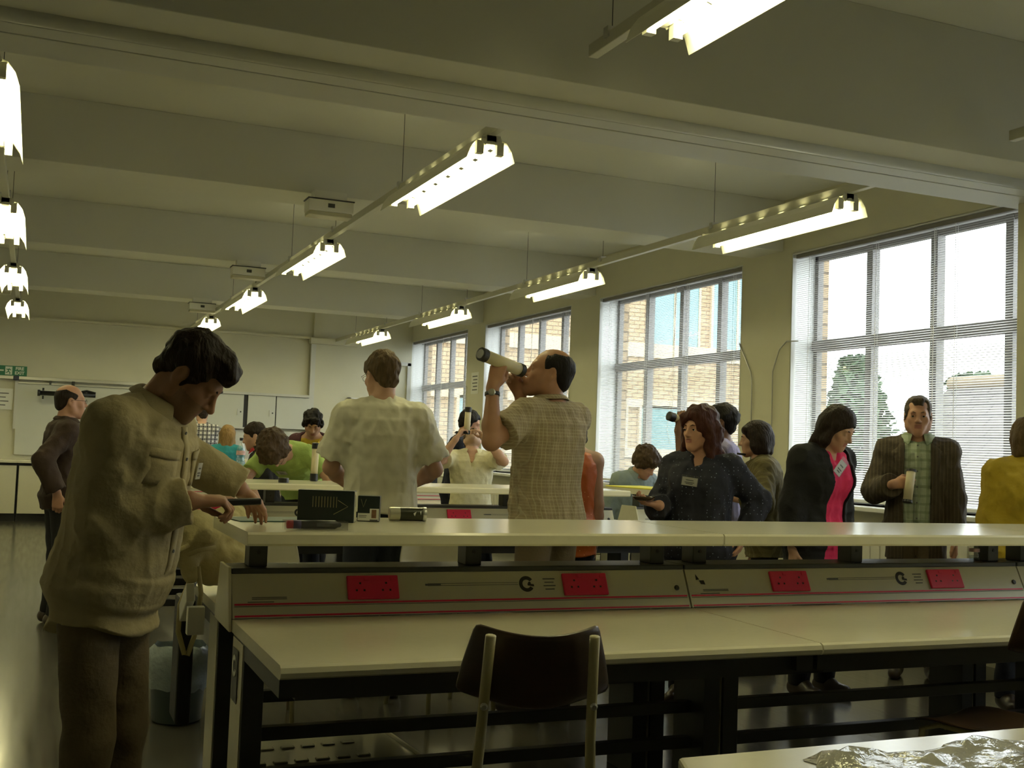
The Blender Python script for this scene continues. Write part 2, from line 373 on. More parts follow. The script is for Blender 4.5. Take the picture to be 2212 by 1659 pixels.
# fire exit sign
M_green = mat('exit_sign_green', (0.01, 0.16, 0.075), 0.45, var=0.05, vscale=10)
M_signw = mat('exit_sign_white', (0.75, 0.80, 0.70), 0.45, var=0.02, vscale=10)
fs = thing('fire_exit_sign', 'green fire exit sign with arrow and running figure on the far wall', 'sign', (-0.42, 18.795, 2.245))
G().bx(-.25, -.012, -.075, .275, 0, .075).build('sign_plate', M_green, fs)
G().prism([(-.20, 0), (-.135, .05), (-.12, .036), (-.16, .011), (-.05, .011), (-.05, -.011), (-.16, -.011), (-.12, -.036), (-.135, -.05)], 'y', -.016, -.012).build('arrow', M_signw, fs)
G().bx(-.030, -.014, -.062, .068, -.012, .062).build('door_field', M_signw, fs)
g = G().tube([(.028, -.016, .045), (.029, -.016, .045)], .012, 10)
for a, b_ in (((-.004, .03), (-.018, -.008)), ((-.018, -.008), (.012, -.03)), ((.012, -.03), (.006, -.055)), ((-.018, -.008), (-.04, -.03)), ((-.04, -.03), (-.062, -.03)), ((-.004, .026), (-.034, .012)), ((-.034, .012), (-.05, .026)), ((-.002, .026), (.026, .006))):
    g.tube([(a[0] * .8 + .028, -.0165, a[1]), (b_[0] * .8 + .028, -.0165, b_[1])], .006, 6)
g.build('running_figure', M_green, fs)
text_mesh('lettering', 'FIRE\nEXIT', 0.066, M_signw, (.172, -.013, .0), (math.pi / 2, 0, 0), fs, bold=0.002)

# sliding board wall at the left
bs = thing('sliding_board', 'large grey white sliding board under a metal rail on the far wall', 'board', (0.5, 18.79, 0.95))
o = bs.location[:]
G().bx(-.26, 18.76, .97, 1.9, 18.785, 2.07).build('board_panel', M_board, bs, origin=o)
G().bx(-1.2, 18.70, 2.115, 2.6, 18.78, 2.165).bx(-.26, 18.73, 2.055, 1.9, 18.78, 2.085).build('top_rail', M_chrome, bs, origin=o, bevel=0.004)
G().bx(-.30, 18.74, 1.36, -.255, 18.79, 2.115).build('end_strip', M_trim, bs, origin=o)
G().bx(-.33, 18.68, 2.10, -.25, 18.76, 2.17).build('rail_end_stop', mat('dark_blue_plastic', (0.02, 0.025, 0.06), 0.4, var=0.1, vscale=30), bs, origin=o, bevel=0.006)
G().bx(.18, 18.70, 2.06, .21, 18.76, 2.12).bx(.50, 18.70, 1.86, .545, 18.74, 2.13).build('rail_bracket', M_dark, bs, origin=o)
bb = thing('telescope', 'black telescope tube with knobbed ends in front of the sliding board', 'telescope', (0.3, 18.56, 1.90), 0)
G().tube([(-.24, 0, .02), (.55, 0, 0.02)], .036, 14).build('optical_tube', M_black, bb, smooth=True)
G().lathe([(.045, 0), (.05, .01), (.05, .03), (.045, .04)], (-.28, 0, .02), Matrix.Rotation(math.pi / 2, 3, 'Y')).build('end_cap', M_black, bb, smooth=True)
G().tube([(-.2, 0, .06), (-.2, 0, .10)], .015, 8).tube([(-.2, 0, -.02), (-.2, 0, -.07)], .012, 8).build('focus_knob', M_black, bb, smooth=True)
G().tube([(.30, 0, .05), (.42, 0, .08), (.55, 0, .05)], .02, 8).bx(.2, .0, -.02, .24, .12, .02).build('mount', M_black, bb)
pp = thing('paper_chart', 'white paper chart with lines of writing hung left of the sliding board', 'chart', (-.52, 18.78, 1.78))
G().bx(-.20, -.004, -.13, .20, 0, .19).build('sheet', M_paper, pp)
g = G()
for k in range(4): g.bx(-.14, -.006, .11 - .06 * k, .14 - .04 * (k % 2), -.004, .124 - .06 * k)
g.build('written_lines', M_ink, pp)

# far worktop and base cupboards
wt = struct(G().bx(-1.75, 18.15, .86, 2.5, 18.78, .905).build('worktop', M_cream, bevel=0.006)); del wt['kind']
tag(wt, 'long pale worktop along the foot of the far wall', 'worktop')
cab = None
for k in range(6):
    x0 = -1.44 + .63 * k
    lab = ['base cupboard with plain cream door at the far left, beside the wall', 'base cupboard with cream door left of the fire exit sign', 'cream base cupboard under the fire exit sign', 'cream base cupboard behind the bald man', 'cream base cupboard hidden behind the man in tan', 'cream base cupboard below the sliding board right end'][k]
    c = thing('base_cupboard', lab, 'cupboard', (x0, 18.2, 0), 0, 'base cupboards along the far wall')
    G().bx(0, .02, .1, .62, .56, .855).build('carcass', M_black, c)
    G().bx(.012, 0, .115, .608, .02, .82).build('door', M_cream, c, bevel=0.003)
    G().bx(0, .06, 0, .62, .5, .1).build('plinth', M_black, c)
# sliding wall cupboard panels
wc = thing('wall_cupboard', 'white wall cupboard with sliding doors and small handles on the far wall', 'cupboard', (3.2, 18.78, 1.48))
o = wc.location[:]
G().bx(2.3, 18.72, 1.52, 4.22, 18.79, 2.08).build('carcass', M_black, wc, origin=o)
G().bx(2.3, 18.66, 2.06, 4.22, 18.79, 2.10).bx(2.3, 18.67, 1.50, 3.68, 18.79, 1.525).build('track', M_trim, wc, origin=o)
for a, b_, dy in ((2.3, 3.14, 0), (3.21, 3.66, 0), (3.68, 4.22, 0.01)):
    d = G().bx(a, 18.69 + dy, 1.525, b_, 18.72 + dy, 2.055).build('sliding_door', M_board, wc, origin=o, bevel=0.002)
    if dy == 0: G().bx(b_ - .10, 18.675, 1.72, b_ - .075, 18.69, 1.82).build('door_handle', M_trim, d, origin=o)
    if dy == 0: G().lathe([(.012, 0), (.012, .01)], (b_ - .045, 18.69, 1.775), Matrix.Rotation(math.pi / 2, 3, 'X'), 10).build('door_lock', M_dark, d, origin=o)
G().bx(2.9, 18.688, 1.60, 3.01, 18.69, 1.635).build('label_holder', M_trim, wc, origin=o)
struct(G().bx(2.3, 18.74, .5, 4.2, 18.80, 1.48).build('trim_24', M_trim))

# ---------------------------------------------------------------- outside
M_bwin = mat('sky_reflection_teal', (0.13, 0.26, 0.28), 0.08, var=0.15, vscale=0.3, spec=0.8)  # teal of the reflected sky is put into the pane colour
M_stone = mat('pale_stone_band', (0.46, 0.38, 0.26), 0.8, var=0.05, vscale=2)
bw = thing('brick_building', 'buff brick building with windows in sky-reflection teal and stone bands outside the far windows', 'building', (14.0, 28.0, -4))
o = bw.location[:]
G().bx(6.6, 28, -4, 20.3, 34, 10).build('brick_wall', M_brick, bw, origin=o)
for z0, z1 in ((4.05, 4.45), (2.62, 2.85), (1.20, 1.45), (7.2, 7.5)):
    G().bx(6.6, 27.9, z0, 20.35, 28, z1).build('stone_band', M_stone, bw, origin=o)
for x0, x1, z0, z1 in ((14.1, 15.0, 4.45, 5.6), (16.0, 17.6, 4.45, 6.9), (18.1, 19.8, 4.45, 6.9), (13.4, 15.3, 1.45, 2.62), (15.8, 18.4, 1.45, 2.62), (10.3, 10.9, 1.45, 2.62), (7.9, 8.5, 1.45, 2.9)):
    w = G().bx(x0, 27.93, z0, x1, 27.97, z1).build('window_glazing', M_bwin, bw, origin=o)
    fw = .07
    G().bx(x0 - fw, 27.9, z0, x0, 28, z1).bx(x1, 27.9, z0, x1 + fw, 28, z1).bx(x0, 27.9, z1, x1, 28, z1 + fw).bx((x0 + x1) / 2 - .03, 27.9, z0, (x0 + x1) / 2 + .03, 27.97, z1).build('window_surround', M_stone, w, origin=o)
# low slated roof seen through the nearest window
m, nt, b = node_mat('weathered_slate', 0.8)
tc = nt.nodes.new('ShaderNodeTexCoord'); br = nt.nodes.new('ShaderNodeTexBrick'); br.inputs['Scale'].default_value = 1.0
br.inputs['Brick Width'].default_value = 0.5; br.inputs['Row Height'].default_value = 0.28; br.inputs['Mortar Size'].default_value = 0.02
br.inputs['Color1'].default_value = (0.065, 0.06, 0.055, 1); br.inputs['Color2'].default_value = (0.095, 0.088, 0.08, 1); br.inputs['Mortar'].default_value = (0.03, 0.028, 0.026, 1)
mp = nt.nodes.new('ShaderNodeMapping'); mp.inputs['Rotation'].default_value = (0, 0, math.pi / 2)
nt.links.new(tc.outputs['Object'], mp.inputs[0]); nt.links.new(mp.outputs[0], br.inputs['Vector']); nt.links.new(br.outputs[0], b.inputs['Base Color'])
M_slate = m
rf = thing('slated_outbuilding', 'low outbuilding with a grey slated roof outside the nearest window', 'building', (16, 15, -4))
o = rf.location[:]
G().add([(13.0, 9.0, -1.6), (13.0, 19.5, -1.6), (18.5, 19.0, 3.05), (18.5, 9.0, 3.05), (13.0, 9.0, -1.8), (13.0, 19.5, -1.8), (18.5, 19.0, 2.85), (18.5, 9.0, 2.85)],
        [(0, 1, 2, 3), (7, 6, 5, 4), (0, 3, 7, 4), (1, 0, 4, 5), (2, 1, 5, 6), (3, 2, 6, 7)]).build('roof_slope', M_slate, rf, origin=o)
G().tube([(18.5, 9.0, 3.1), (18.5, 19.0, 3.1)], .14, 10).build('ridge_tiles', mat('lichened_ridge', (0.18, 0.14, 0.08), 0.9, var=0.3, vscale=3), rf, origin=o, smooth=True)
G().bx(13.3, 9.2, -4, 18.4, 19.3, -1.7).build('outer_wall', M_brick, rf, origin=o)
struct(G().bx(6.5, -10, -4.2, 60, 60, -4.0).build('ground', mat('asphalt', (0.16, 0.16, 0.15), 0.9, var=0.15, vscale=0.5)))
# trees: trunk + leaf clumps
M_leaf = mat('green_leaves', (0.05, 0.095, 0.04), 0.7, var=0.5, vscale=1.2)
M_bark = mat('tree_bark', (0.10, 0.08, 0.06), 0.9, var=0.2, vscale=6)
def tree(label, x, y, z0, h, r, seed, n):
    q = random.Random(seed); t = thing('tree', label, 'tree', (x, y, z0), 0, 'trees behind the slated roof')
    g = G()
    for _ in range(n):
        u = q.random(); a = q.uniform(0, 6.283); rr = r * (1 - 0.85 * u ** 1.3) * math.sqrt(q.random()) * q.uniform(.8, 1.15)
        c = Vector((rr * math.cos(a), rr * math.sin(a), h * (0.12 + 0.88 * u)))
        R = Euler((q.uniform(-1, 1), q.uniform(-1, 1), q.uniform(0, 6.28))).to_matrix(); s = q.uniform(.09, .2)
        g.add([c + R @ Vector(p) * s for p in ((-1, -.5, 0), (0, -.7, .25), (1, -.4, 0), (1.1, .5, .1), (0, .8, -.15), (-1, .5, .2))], [(0, 1, 4, 5), (1, 2, 3, 4)])
    g.build('foliage', M_leaf, t, fix=False)
    G().tube([(0, 0, 0), (.1, 0, h * .4), (0, .1, h * .9)], [.22, .15, .04], 8).build('trunk', M_bark, t, smooth=True)
    return t
tree('dense green tree beside the brick building', 22.6, 27.0, -4, 8.4, 2.4, 1, 5200)
tree('pointed green tree standing over the slated roof end', 26.8, 24.2, -4, 8.0, 2.2, 2, 4600)
tree('low bushy tree spreading along the roof ridge', 21.0, 20.9, -4, 7.5, 2.6, 3, 4200)
# ================================================================ suspended fluorescent fittings
def make_rail(x, y0, y1, z, label):
    t = thing('lighting_rail', label, 'light rail', (x, y0, z), 0, 'white suspension rails for the strip lights')
    L = y1 - y0
    G().bx(-.022, 0, 0, .022, L, .055).build('channel', M_rail, t, bevel=0.003)
    return t
_rl = {}
for x, y0, y1, lab in ((-0.28, 5.12, 18.7, 'white lighting rail along the left of the ceiling, above the fire exit sign'),
                       (2.17, 5.12, 18.7, 'white lighting rail down the middle of the ceiling with grey boxes beside it'),
                       (4.62, 5.12, 18.7, 'white lighting rail nearest the windows with slotted strip lights under it'),
                       (2.10, 0.6, 4.22, 'short white lighting rail in front of the near beam, at the top edge'),
                       (4.55, 0.6, 4.28, 'short white lighting rail in front of the near beam, at the right edge')):
    t = make_rail(x, y0, y1, 3.02, lab)
    ys = [y for y in (5.35, 7.15, 8.95, 10.65, 12.4, 14.1, 15.7, 17.4) if y0 < y < y1] if y0 > 5 else [4.05 if x < 3 else 4.15, 1.6]
    for y in ys:
        zc = CZ - 3.02
        for (b0, b1) in ((4.40, 5.1), (8.16, 8.62), (11.77, 12.22), (15.38, 15.83)):
            if b0 <= y <= b1: zc = 3.17 - 3.02
        G().tube([(0, y - y0, .05), (0, y - y0, zc)], .0022, 6).build('hanger_wire', M_dark, t)
        G().bx(-.03, y - y0 - .02, .03, .03, y - y0 + .02, .075).build('hanger_clip', M_chrome, t)

def make_fitting(label, loc, slots):
    """twin-tube strip light, 1.62 m long, origin at the middle of its top"""
    t = thing('strip_light', label, 'strip light', loc, 0, 'twin tube strip lights under the ceiling rails')
    L = .81
    G().bx(-.03, -L, -.05, .03, L, 0).build('spine', M_rail, t, bevel=0.003)
    # winged reflector: inner slopes from the spine, outer wings hanging down; slots near the top
    g = G()
    prof = [(.03, -.012), (.085, -.03), (.118, -.075), (.138, -.135)]
    for s in (-1, 1):
        for i in range(3):
            (xa, za), (xb, zb) = prof[i], prof[i + 1]
            if i == 0:
                n = 7
                for k in range(n):
                    a = -L + 2 * L * k / n; b = a + 2 * L / n * (.78 if slots else .96)
                    g.add([(s * xa, a, za), (s * xb, a, zb), (s * xb, b, zb), (s * xa, b, za)], [(0, 1, 2, 3)])
            else:
                g.add([(s * xa, -L, za), (s * xb, -L, zb), (s * xb, L, zb), (s * xa, L, za)], [(0, 1, 2, 3)])
    g.build('reflector', M_refl, t, solid=0.002, fix=False)
    for y in (-L, L - .006):
        G().prism([(-.05, 0), (.05, 0), (.06, -.03), (.035, -.055), (.02, -.035), (0, -.03), (-.02, -.035), (-.035, -.055), (-.06, -.03)], 'y', y, y + .006).build('end_plate', M_rail, t)
    for s in (-1, 1):
        tb = G().tube([(s * .058, -L + .05, -.075), (s * .058, L - .05, -.075)], .017, 12).build('fluorescent_tube', M_tube, t, smooth=True)
        for ya in (-L + .015, L - .05): G().bx(s * .058 - .02, ya, -.10, s * .058 + .02, ya + .035, -.03).build('lamp_holder', M_rail, tb)
    return t
proto = None
rows = [(-0.28, 'left rail', (6.25, 9.65, 13.1, 16.4)), (2.17, 'middle rail', (6.35, 9.92, 13.35, 16.7)), (4.62, 'window side rail', (6.42, 9.96, 13.38, 16.7))]
nth = ['nearest strip light on the %s', 'second strip light along the %s', 'third strip light along the %s', 'farthest strip light on the %s']
for x, rn, ys in rows:
    for k, y in enumerate(ys):
        lab = 'lit twin tube ' + nth[k] % rn
        make_fitting(lab, (x, y, 3.02), rn != 'left rail')
for x, y, lab in ((2.10, 2.86, 'lit strip light before the near beam, cut by the top edge'),
                  (4.55, 2.3, 'lit strip light added out of view near the windows, brightening the near beam')):  # the window-side fitting is added out of view to brighten the near beam
    make_fitting(lab, (x, y, 3.02), False)
# small grey boxes on the rails
for k, (x, y, lab) in enumerate(((1.90, 8.05, 'white emergency light box on the middle rail, nearest of the three there'), (1.94, 11.68, 'white emergency light box on the middle rail, second of the three there'),
                         (1.955, 15.25, 'white emergency light box on the middle rail, farthest of the three there'), (-.51, 14.9, 'white emergency light box beside the left rail'))):
    t = thing('emergency_light', lab, 'emergency light', (x, y, 3.015), 0, 'emergency light boxes')
    G().bx(-.165, -.06, 0, .165, .10, .085).build('housing', M_wmetal, t, bevel=0.004)
    G().bx(-.16, -.055, -.03, .16, .095, 0).build('diffuser', mat('frosted_diffuser', (0.45, 0.42, 0.28), 0.4, var=0.06, vscale=20), t, bevel=0.006)
    G().bx(-.025, -.063, .03, .025, -.06, .06).build('indicator', M_dark, t)
    G().bx(-.172, -.062, .085, .172, .102, .093).build('gap_shade', M_dark, t); G().bx(-.12, -.03, .093, .12, .08, .155).build('spacer', M_wmetal, t)  # dark sheet stands for the shade in the gap above the housing
# ================================================================ island benches
def make_bench(label, loc, L=1.81, left_end=False):
    t = thing('island_bench', label, 'bench', loc, 0, 'white topped island benches with raised shelves')
    for s in (-1, 1):
        # desk top with rounded front edge
        e = [(s * .15, .70), (s * .955, .70), (s * .967, .706), (s * .972, .72), (s * .967, .734), (s * .955, .74), (s * .15, .74)]
        G().prism(e, 'x', 0.002, L - .002).build('desk_top', M_cream, t)
        G().bx(.06, s * .86, .63, L - .06, s * .90, .70).build('apron', M_dark, t)
    # sloping service spine
    sp = G().prism([(-.155, .742), (-.085, .885), (.085, .885), (.155, .742)], 'x', .003, L - .003).build('service_panel', mat('panel_enamel', (0.52, 0.50, 0.37), 0.32, var=0.04, vscale=12), t)
    G().bx(.003, -.088, .885, L - .003, .088, .905).build('panel_cap', M_dark, sp, bevel=0.004)
    sl = math.atan2(.143, .07)
    def on_panel(s, x, u):     # u: 0 at the bottom of the slope, 1 at its top; returns a point on the slope and its frame
        y = -.155 + .07 * u; z = .742 + .143 * u
        return Vector((x, y if s < 0 else -y, z))
    for s in (-1, 1):
        R = Euler((s * (sl - math.pi / 2) * 1.0, 0, 0)).to_matrix() if s > 0 else Euler((-(math.pi / 2 - sl), 0, 0)).to_matrix()
        nrm = Vector((0, s * math.sin(sl), math.cos(sl)))
        for u in (.05, .31):
            G().obox(on_panel(s, L / 2, u) + nrm * .0008, (L - .02, .0025, .006), R).build('red_stripe', M_red, sp)
            G().obox(on_panel(s, L / 2, u - .045) + nrm * .0006, (L - .02, .0020, .0018), R).build('dark_line', M_ink, sp)
        for x in [q_ for q_ in (.50, 1.35) if q_ < L - .15]:
            c = on_panel(s, x, .64) + nrm * .006
            so = G().obox(c, (.19, .012, .088), R).build('double_socket', M_red, sp, bevel=0.004)
            g = G()
            for dx in (-.048, .048):
                for ox, oz in ((0, .014), (-.014, -.012), (.014, -.012)):
                    g.obox(c + nrm * .0063 + R @ Vector((dx + ox, 0, oz)), (.007, .001, .007), R)
            g.build('pin_slot', M_black, so)
            g = G()
            for dx in (-.048, .048): g.obox(c + nrm * .0068 + R @ Vector((dx + .024, 0, .03)), (.016, .004, .012), R)
            g.build('rocker_switch', M_red, so)
        g = G()
        if L > 1.5: g.obox(on_panel(s, 1.02 - .13, .72) + nrm * .0006, (.36, .001, .0015), R).obox(on_panel(s, 1.02 - .13, .67) + nrm * .0006, (.36, .001, .0015), R).obox(on_panel(s, .73, .695) + nrm * .0006, (.06, .001, .007), R)
        for k in range(4 if L > 1.5 else 0): g.obox(on_panel(s, 1.20, .80 - .085 * k) + nrm * .0006, (.05 - .012 * (k % 2), .001, .004), R)
        for k in range(2): g.obox(on_panel(s, .13, .46 - .035 * k) + nrm * .0006, (.12, .001, .0028), R)
        for k in range(1): g.obox(on_panel(s, .10, .36) + nrm * .0006, (.09, .001, .003), R)
        g.build('printed_marking', M_ink, sp)
        # round emblem: a broken ring with a dot
        g = G(); c0 = on_panel(s, 1.105, .68) + nrm * .0008; n = 26; ring = []
        for k in range(n + 1):
            a = math.radians(35 + 290 * k / n)
            for r in (.017, .031): ring.append(c0 + R @ Vector((r * math.cos(a), 0, r * math.sin(a))))
        g.add(ring, [(2 * k, 2 * k + 1, 2 * k + 3, 2 * k + 2) for k in range(n)])
        d = [c0 + R @ Vector((.012 + .006 * math.cos(2 * math.pi * k / 10), 0, .003 + .006 * math.sin(2 * math.pi * k / 10))) for k in range(10)]
        g.add(d, [tuple(range(10))]); g.add([c0 + R @ Vector(p) for p in ((.004, 0, .002), (.03, 0, -.002), (.03, 0, -.010), (.004, 0, -.006))], [(0, 1, 2, 3)])
        if L > 1.5: g.build('emblem', M_black, sp, solid=0.0006)
        G().lathe([(.011, 0), (.011, .004), (.008, .007)], on_panel(s, L - .05, .52), Matrix.Rotation(s * -(math.pi / 2 - (math.pi / 2 - sl)), 3, 'X'), 12).build('push_button', M_black, sp)
        # small wedge emblem and button at the joint end
        if left_end and s < 0: continue
        c1 = on_panel(s, .06, .72) + nrm * .0008
        G().add([c1 + R @ Vector(p) for p in ((-.012, 0, .024), (.002, 0, .002), (-.014, 0, 0), (.0, 0, -.002), (.022, 0, -.002), (.026, 0, -.02), (.006, 0, -.018))], [(0, 1, 2), (3, 4, 5, 6)]).build('wedge_emblem', M_black, sp, solid=0.0006)
    # raised shelf on posts
    prof = [(-.365, 1.007), (.365, 1.007), (.373, 1.015), (.373, 1.044), (.365, 1.052), (-.365, 1.052), (-.373, 1.044), (-.373, 1.015)]
    G().prism(prof, 'x', .002, L - .002).build('raised_shelf', M_cream, t)
    for x in ((.10, .91, L - .10) if L > 1.5 else (.10, L - .06)):
        p = G().bx(x - .032, -.045, .905, x + .032, .045, 1.007).build('shelf_post', M_dark, t, bevel=0.003)
        G().lathe([(.007, 0), (.007, .004)], (x, -.045, .955), Matrix.Rotation(math.pi / 2, 3, 'X'), 8).build('bolt_head', M_black, p)
    # legs: laminated outer face, dark inside
    for x0, x1 in ((.008, .075), (L - .075, L - .008)):
        for s in (-1, 1):
            lg = G().bx(x0, s * .16, 0.0, x1, s * .38, .70).build('leg', M_dark, t, bevel=0.002)
            xo = (x0 - .003, x0) if x0 < .5 else (x1, x1 + .003)
            G().bx(xo[0], s * .175, .02, xo[1], s * .365, .69).build('leg_facing', M_cream, lg)
            G().bx(x0, s * .38, .645, x1, s * .93, .70).build('desk_arm', M_dark, t)
    for s in (-1, 1):
        for z in (.385, .25): G().bx(.07, s * .27 - .02, z - .022, L - .07, s * .27 + .02, z + .022).build('cross_rail', M_dark, t, bevel=0.003)
    if left_end:
        G().prism([(-.165, .70), (-.09, .91), (.09, .91), (.165, .70)], 'x', -.010, .001).build('end_cap', M_cream, t, bevel=0.003)
        st = G().bx(-.0125, -.375, .50, -.012 + .004, -.325, .625)
        st = G().bx(.003, -.30, .49, .0045, -.20, .66).build('leg_sticker', M_black, t)
        st.location.x = -.0015
        g = G(); c0 = Vector((.001, -.25, .605)); ring = []
        for k in range(21):
            a = math.radians(200 + 290 * k / 20)
            for r in (.020, .036): ring.append(c0 + Vector((0, r * math.cos(a), r * math.sin(a))))
        g.add(ring, [(2 * k, 2 * k + 1, 2 * k + 3, 2 * k + 2) for k in range(20)]).build('sticker_emblem', M_paper, st, solid=0.0008)
    return t
bench0 = make_bench('near island bench with the boxes and marker on its raised shelf', (.65, 4.05, 0), left_end=True)
bench_mid = make_bench('near island bench with the pale joint line, standing in front of the woman in pink', (2.462, 4.05, 0))
make_bench('short island bench end at the right edge, by the person in yellow', (4.274, 4.05, 0), L=.575)
dup(bench0, (.65, 8.05, 0), 'island bench behind the man in the white T-shirt, with the standing tube on it')
dup(bench_mid, (2.462, 8.05, 0), 'island bench in front of the man looking up through a tube')
dup(bench0, (.65, 12.05, 0), 'island bench in the third row carrying the clear water bottle')
dup(bench_mid, (2.462, 12.05, 0), 'island bench in the third row, window side')
dup(bench0, (.65, 16.05, 0), 'island bench in the farthest row in front of the plaid shirt')
dup(bench_mid, (2.462, 16.05, 0), 'island bench in the farthest row, window side')

# near table at the bottom right corner
nt_ = thing('side_table', 'pale table corner covered with crumpled clear wrap at the bottom right', 'table', (1.9, 1.4, 0))
G().prism([(-.70, .50), (-.66, .60), (2.2, .62), (2.2, -.5), (-.70, -.5)], 'z', .70, .74).build('table_top', M_cream, nt_, bevel=0.008)
for x, y in ((-.6, .5), (-.6, -.4), (2.1, .5), (2.1, -.4)): G().bx(x - .025, y - .025, 0, x + .025, y + .025, .70).build('leg', M_dark, nt_)
G().bx(-.6, .48, .62, 2.1, .52, .70).bx(-.6, -.42, .62, 2.1, -.38, .70).build('apron', M_dark, nt_)
q = random.Random(5)
M_wrap = mat('clear_crumpled_wrap', (0.55, 0.55, 0.53), 0.10, var=0.3, vscale=14, bump=0.9, bscale=22, spec=0.9)
rows_ = []
for i in range(30):
    r = []
    for j in range(44):
        x = -.42 + 1.7 * j / 43 + q.uniform(-.012, .012); y = -.42 + .93 * i / 29 + .03 * math.sin(j * .7) + q.uniform(-.012, .012)
        h = .742 + max(0, .010 + .012 * math.sin(j * 1.3 + i * .6) * math.sin(i * .9) + q.uniform(-.006, .008)) + .004
        if i in (0, 29) or j in (0, 43): h = .742
        r.append((x, y, h))
    rows_.append(r)
wr = G().sheet(rows_).build('plastic_wrap', M_wrap, smooth=True, origin=None, fix=False); wr.location = (1.9, 1.4, 0)
tag(wr, 'crumpled clear plastic wrap glinting on the near table corner', 'plastic wrap')
gp = G().prism([(0, 0), (.5, .03), (.52, -.4), (.05, -.42)], 'z', .758, .762).build('grey_folder', mat('grey_green_card', (0.10, 0.12, 0.11), 0.35, var=0.2, vscale=6, bump=0.3, bscale=20), origin=None); gp.location = (2.22, 1.86, .030)
tag(gp, 'dark grey sheet lying on the wrap at the right edge of the near table', 'sheet')

# short bench unit standing askew by the windows, with a yellow sheet on its shelf
sk = make_bench('short island bench standing askew by the windows under the yellow sheet', (4.58, 8.25, 0), L=.42, left_end=True)
sk.rotation_euler.z = .187
yf = G().prism([(.015, -.37), (.41, -.37), (.41, .36), (.02, .35)], 'z', 0.0005, .010).build('yellow_sheet', mat('yellow_card', (0.80, 0.74, 0.06), 0.55, var=0.04, vscale=6), bevel=0.003); yf.location = (4.58, 8.25, 1.052); yf.rotation_euler.z = .187
tag(yf, 'bright yellow card sheet lying on the askew bench shelf left of the woman in navy', 'card')

# ---------------------------------------------------------------- chairs
M_ply = mat('dark_stained_plywood', (0.035, 0.017, 0.008), 0.35, var=0.35, vscale=6, stretch=(1, 8, 8), bump=0.05, bscale=30)
M_ctube = mat('cream_painted_tube', (0.40, 0.36, 0.20), 0.4, var=0.05, vscale=20)
M_wpl = mat('pale_plastic_shell', (0.50, 0.48, 0.38), 0.35, var=0.04, vscale=6)
def make_chair(label, loc, rotz, shell, tubes, group):
    t = thing('school_chair', label, 'chair', loc, rotz, group)
    rows_ = []
    for i in range(9):          # seat, slightly dished, waterfall front
        v = i / 8; r = []
        for k in range(11):
            u = k / 10 * 2 - 1; w = .19 + .015 * math.sin(v * 3.1)
            if i in (0, 8): w *= .93
            r.append((u * w, -.19 + .39 * v, .44 + .018 * u * u - .012 * math.sin(v * 3.1) - .03 * max(0, v - .8) / .2))
        rows_.append(r)
    G().sheet(rows_).build('seat', shell, t, smooth=True, solid=0.012, sub=1)
    rows_ = []
    for i in range(8):          # backrest, wrapped forward at its sides
        v = i / 7; r = []
        for k in range(13):
            u = k / 12 * 2 - 1; w = .205 - .045 * v ** 1.5 if v > .15 else .205 - .05 * (1 - v / .15)
            z = .705 + .19 * v + (.022 * u * u if i == 7 else .012 * u * u * v) - (.0 if v > .1 else -.03 * u * u)
            r.append((u * w, -.240 - .042 * v + .075 * u * u, z))
        rows_.append(r)
    G().sheet(rows_).build('backrest', shell, t, smooth=True, solid=0.011, sub=1)
    for s in (-1, 1):
        G().tube([(s * .185, -.31, .0), (s * .165, -.225, .30), (s * .15, -.215, .44), (s * .14, -.236, .62), (s * .135, -.262, .76), (s * .130, -.290, .895)], .0135, 10).build('rear_leg', tubes, t, smooth=True)
        G().tube([(s * .18, .20, 0), (s * .165, .16, .40), (s * .15, .10, .425), (s * .15, -.215, .42)], .012, 10).build('front_leg', tubes, t, smooth=True)
        sc = G().lathe([(.009, 0), (.010, .004), (.006, .008)], (s * .138, -.268, .72), Matrix.Rotation(math.pi / 2 + .2, 3, 'X'), 10).build('screw_cap', M_chrome, t)
    G().tube([(-.15, .08, .42), (.15, .08, .42)], .01, 8).tube([(-.163, -.22, .36), (.163, -.22, .36)], .01, 8).build('cross_bar', tubes, t, smooth=True)
    return t
CH = 'dark plywood school chairs'
ch0 = make_chair('dark plywood chair with cream tubes pulled up to the near bench', (1.25, 2.82, 0), math.radians(-14), M_ply, M_ctube, CH)
dup(ch0, (3.20, 3.08, 0), 'dark plywood chair cut by the right edge, in front of the near bench', math.radians(14))
wch = make_chair('pale plastic chair tucked behind the near bench, near its left end', (1.02, 5.42, 0), math.radians(170), M_wpl, M_ctube, 'pale plastic chairs behind the near bench')
dup(wch, (1.98, 5.42, 0), 'pale plastic chair behind the near bench below the man in the white T-shirt', math.radians(186))
# metal stools between the benches
def make_stool(label, loc):
    t = thing('lab_stool', label, 'stool', loc, 0.3, 'metal stools between the benches')
    G().lathe([(.16, .585), (.165, .595), (.165, .61), (.155, .62)], (0, 0, 0), None, 24).build('seat', M_ply, t)
    for k in range(4):
        a = math.pi / 4 + k * math.pi / 2
        G().tube([(.12 * math.cos(a), .12 * math.sin(a), .585), (.19 * math.cos(a), .19 * math.sin(a), 0)], .011, 8).build('leg', M_chrome, t, smooth=True)
    G().tube([(.165 * math.cos(2 * math.pi * k / 16), .165 * math.sin(2 * math.pi * k / 16), .22) for k in range(17)], .008, 6).build('foot_ring', M_chrome, t, smooth=True)
    return t
st0 = make_stool('metal lab stool between the orange top and the second bench', (3.15, 6.78, 0))
dup(st0, (4.80, 6.45, 0), 'metal lab stool behind the man in the pinstripe jacket')
dup(st0, (3.71, 9.66, 0), 'metal lab stool under the man in the cream polo shirt')
dup(st0, (2.12, 13.68, 0), 'metal lab stool under the woman in teal')
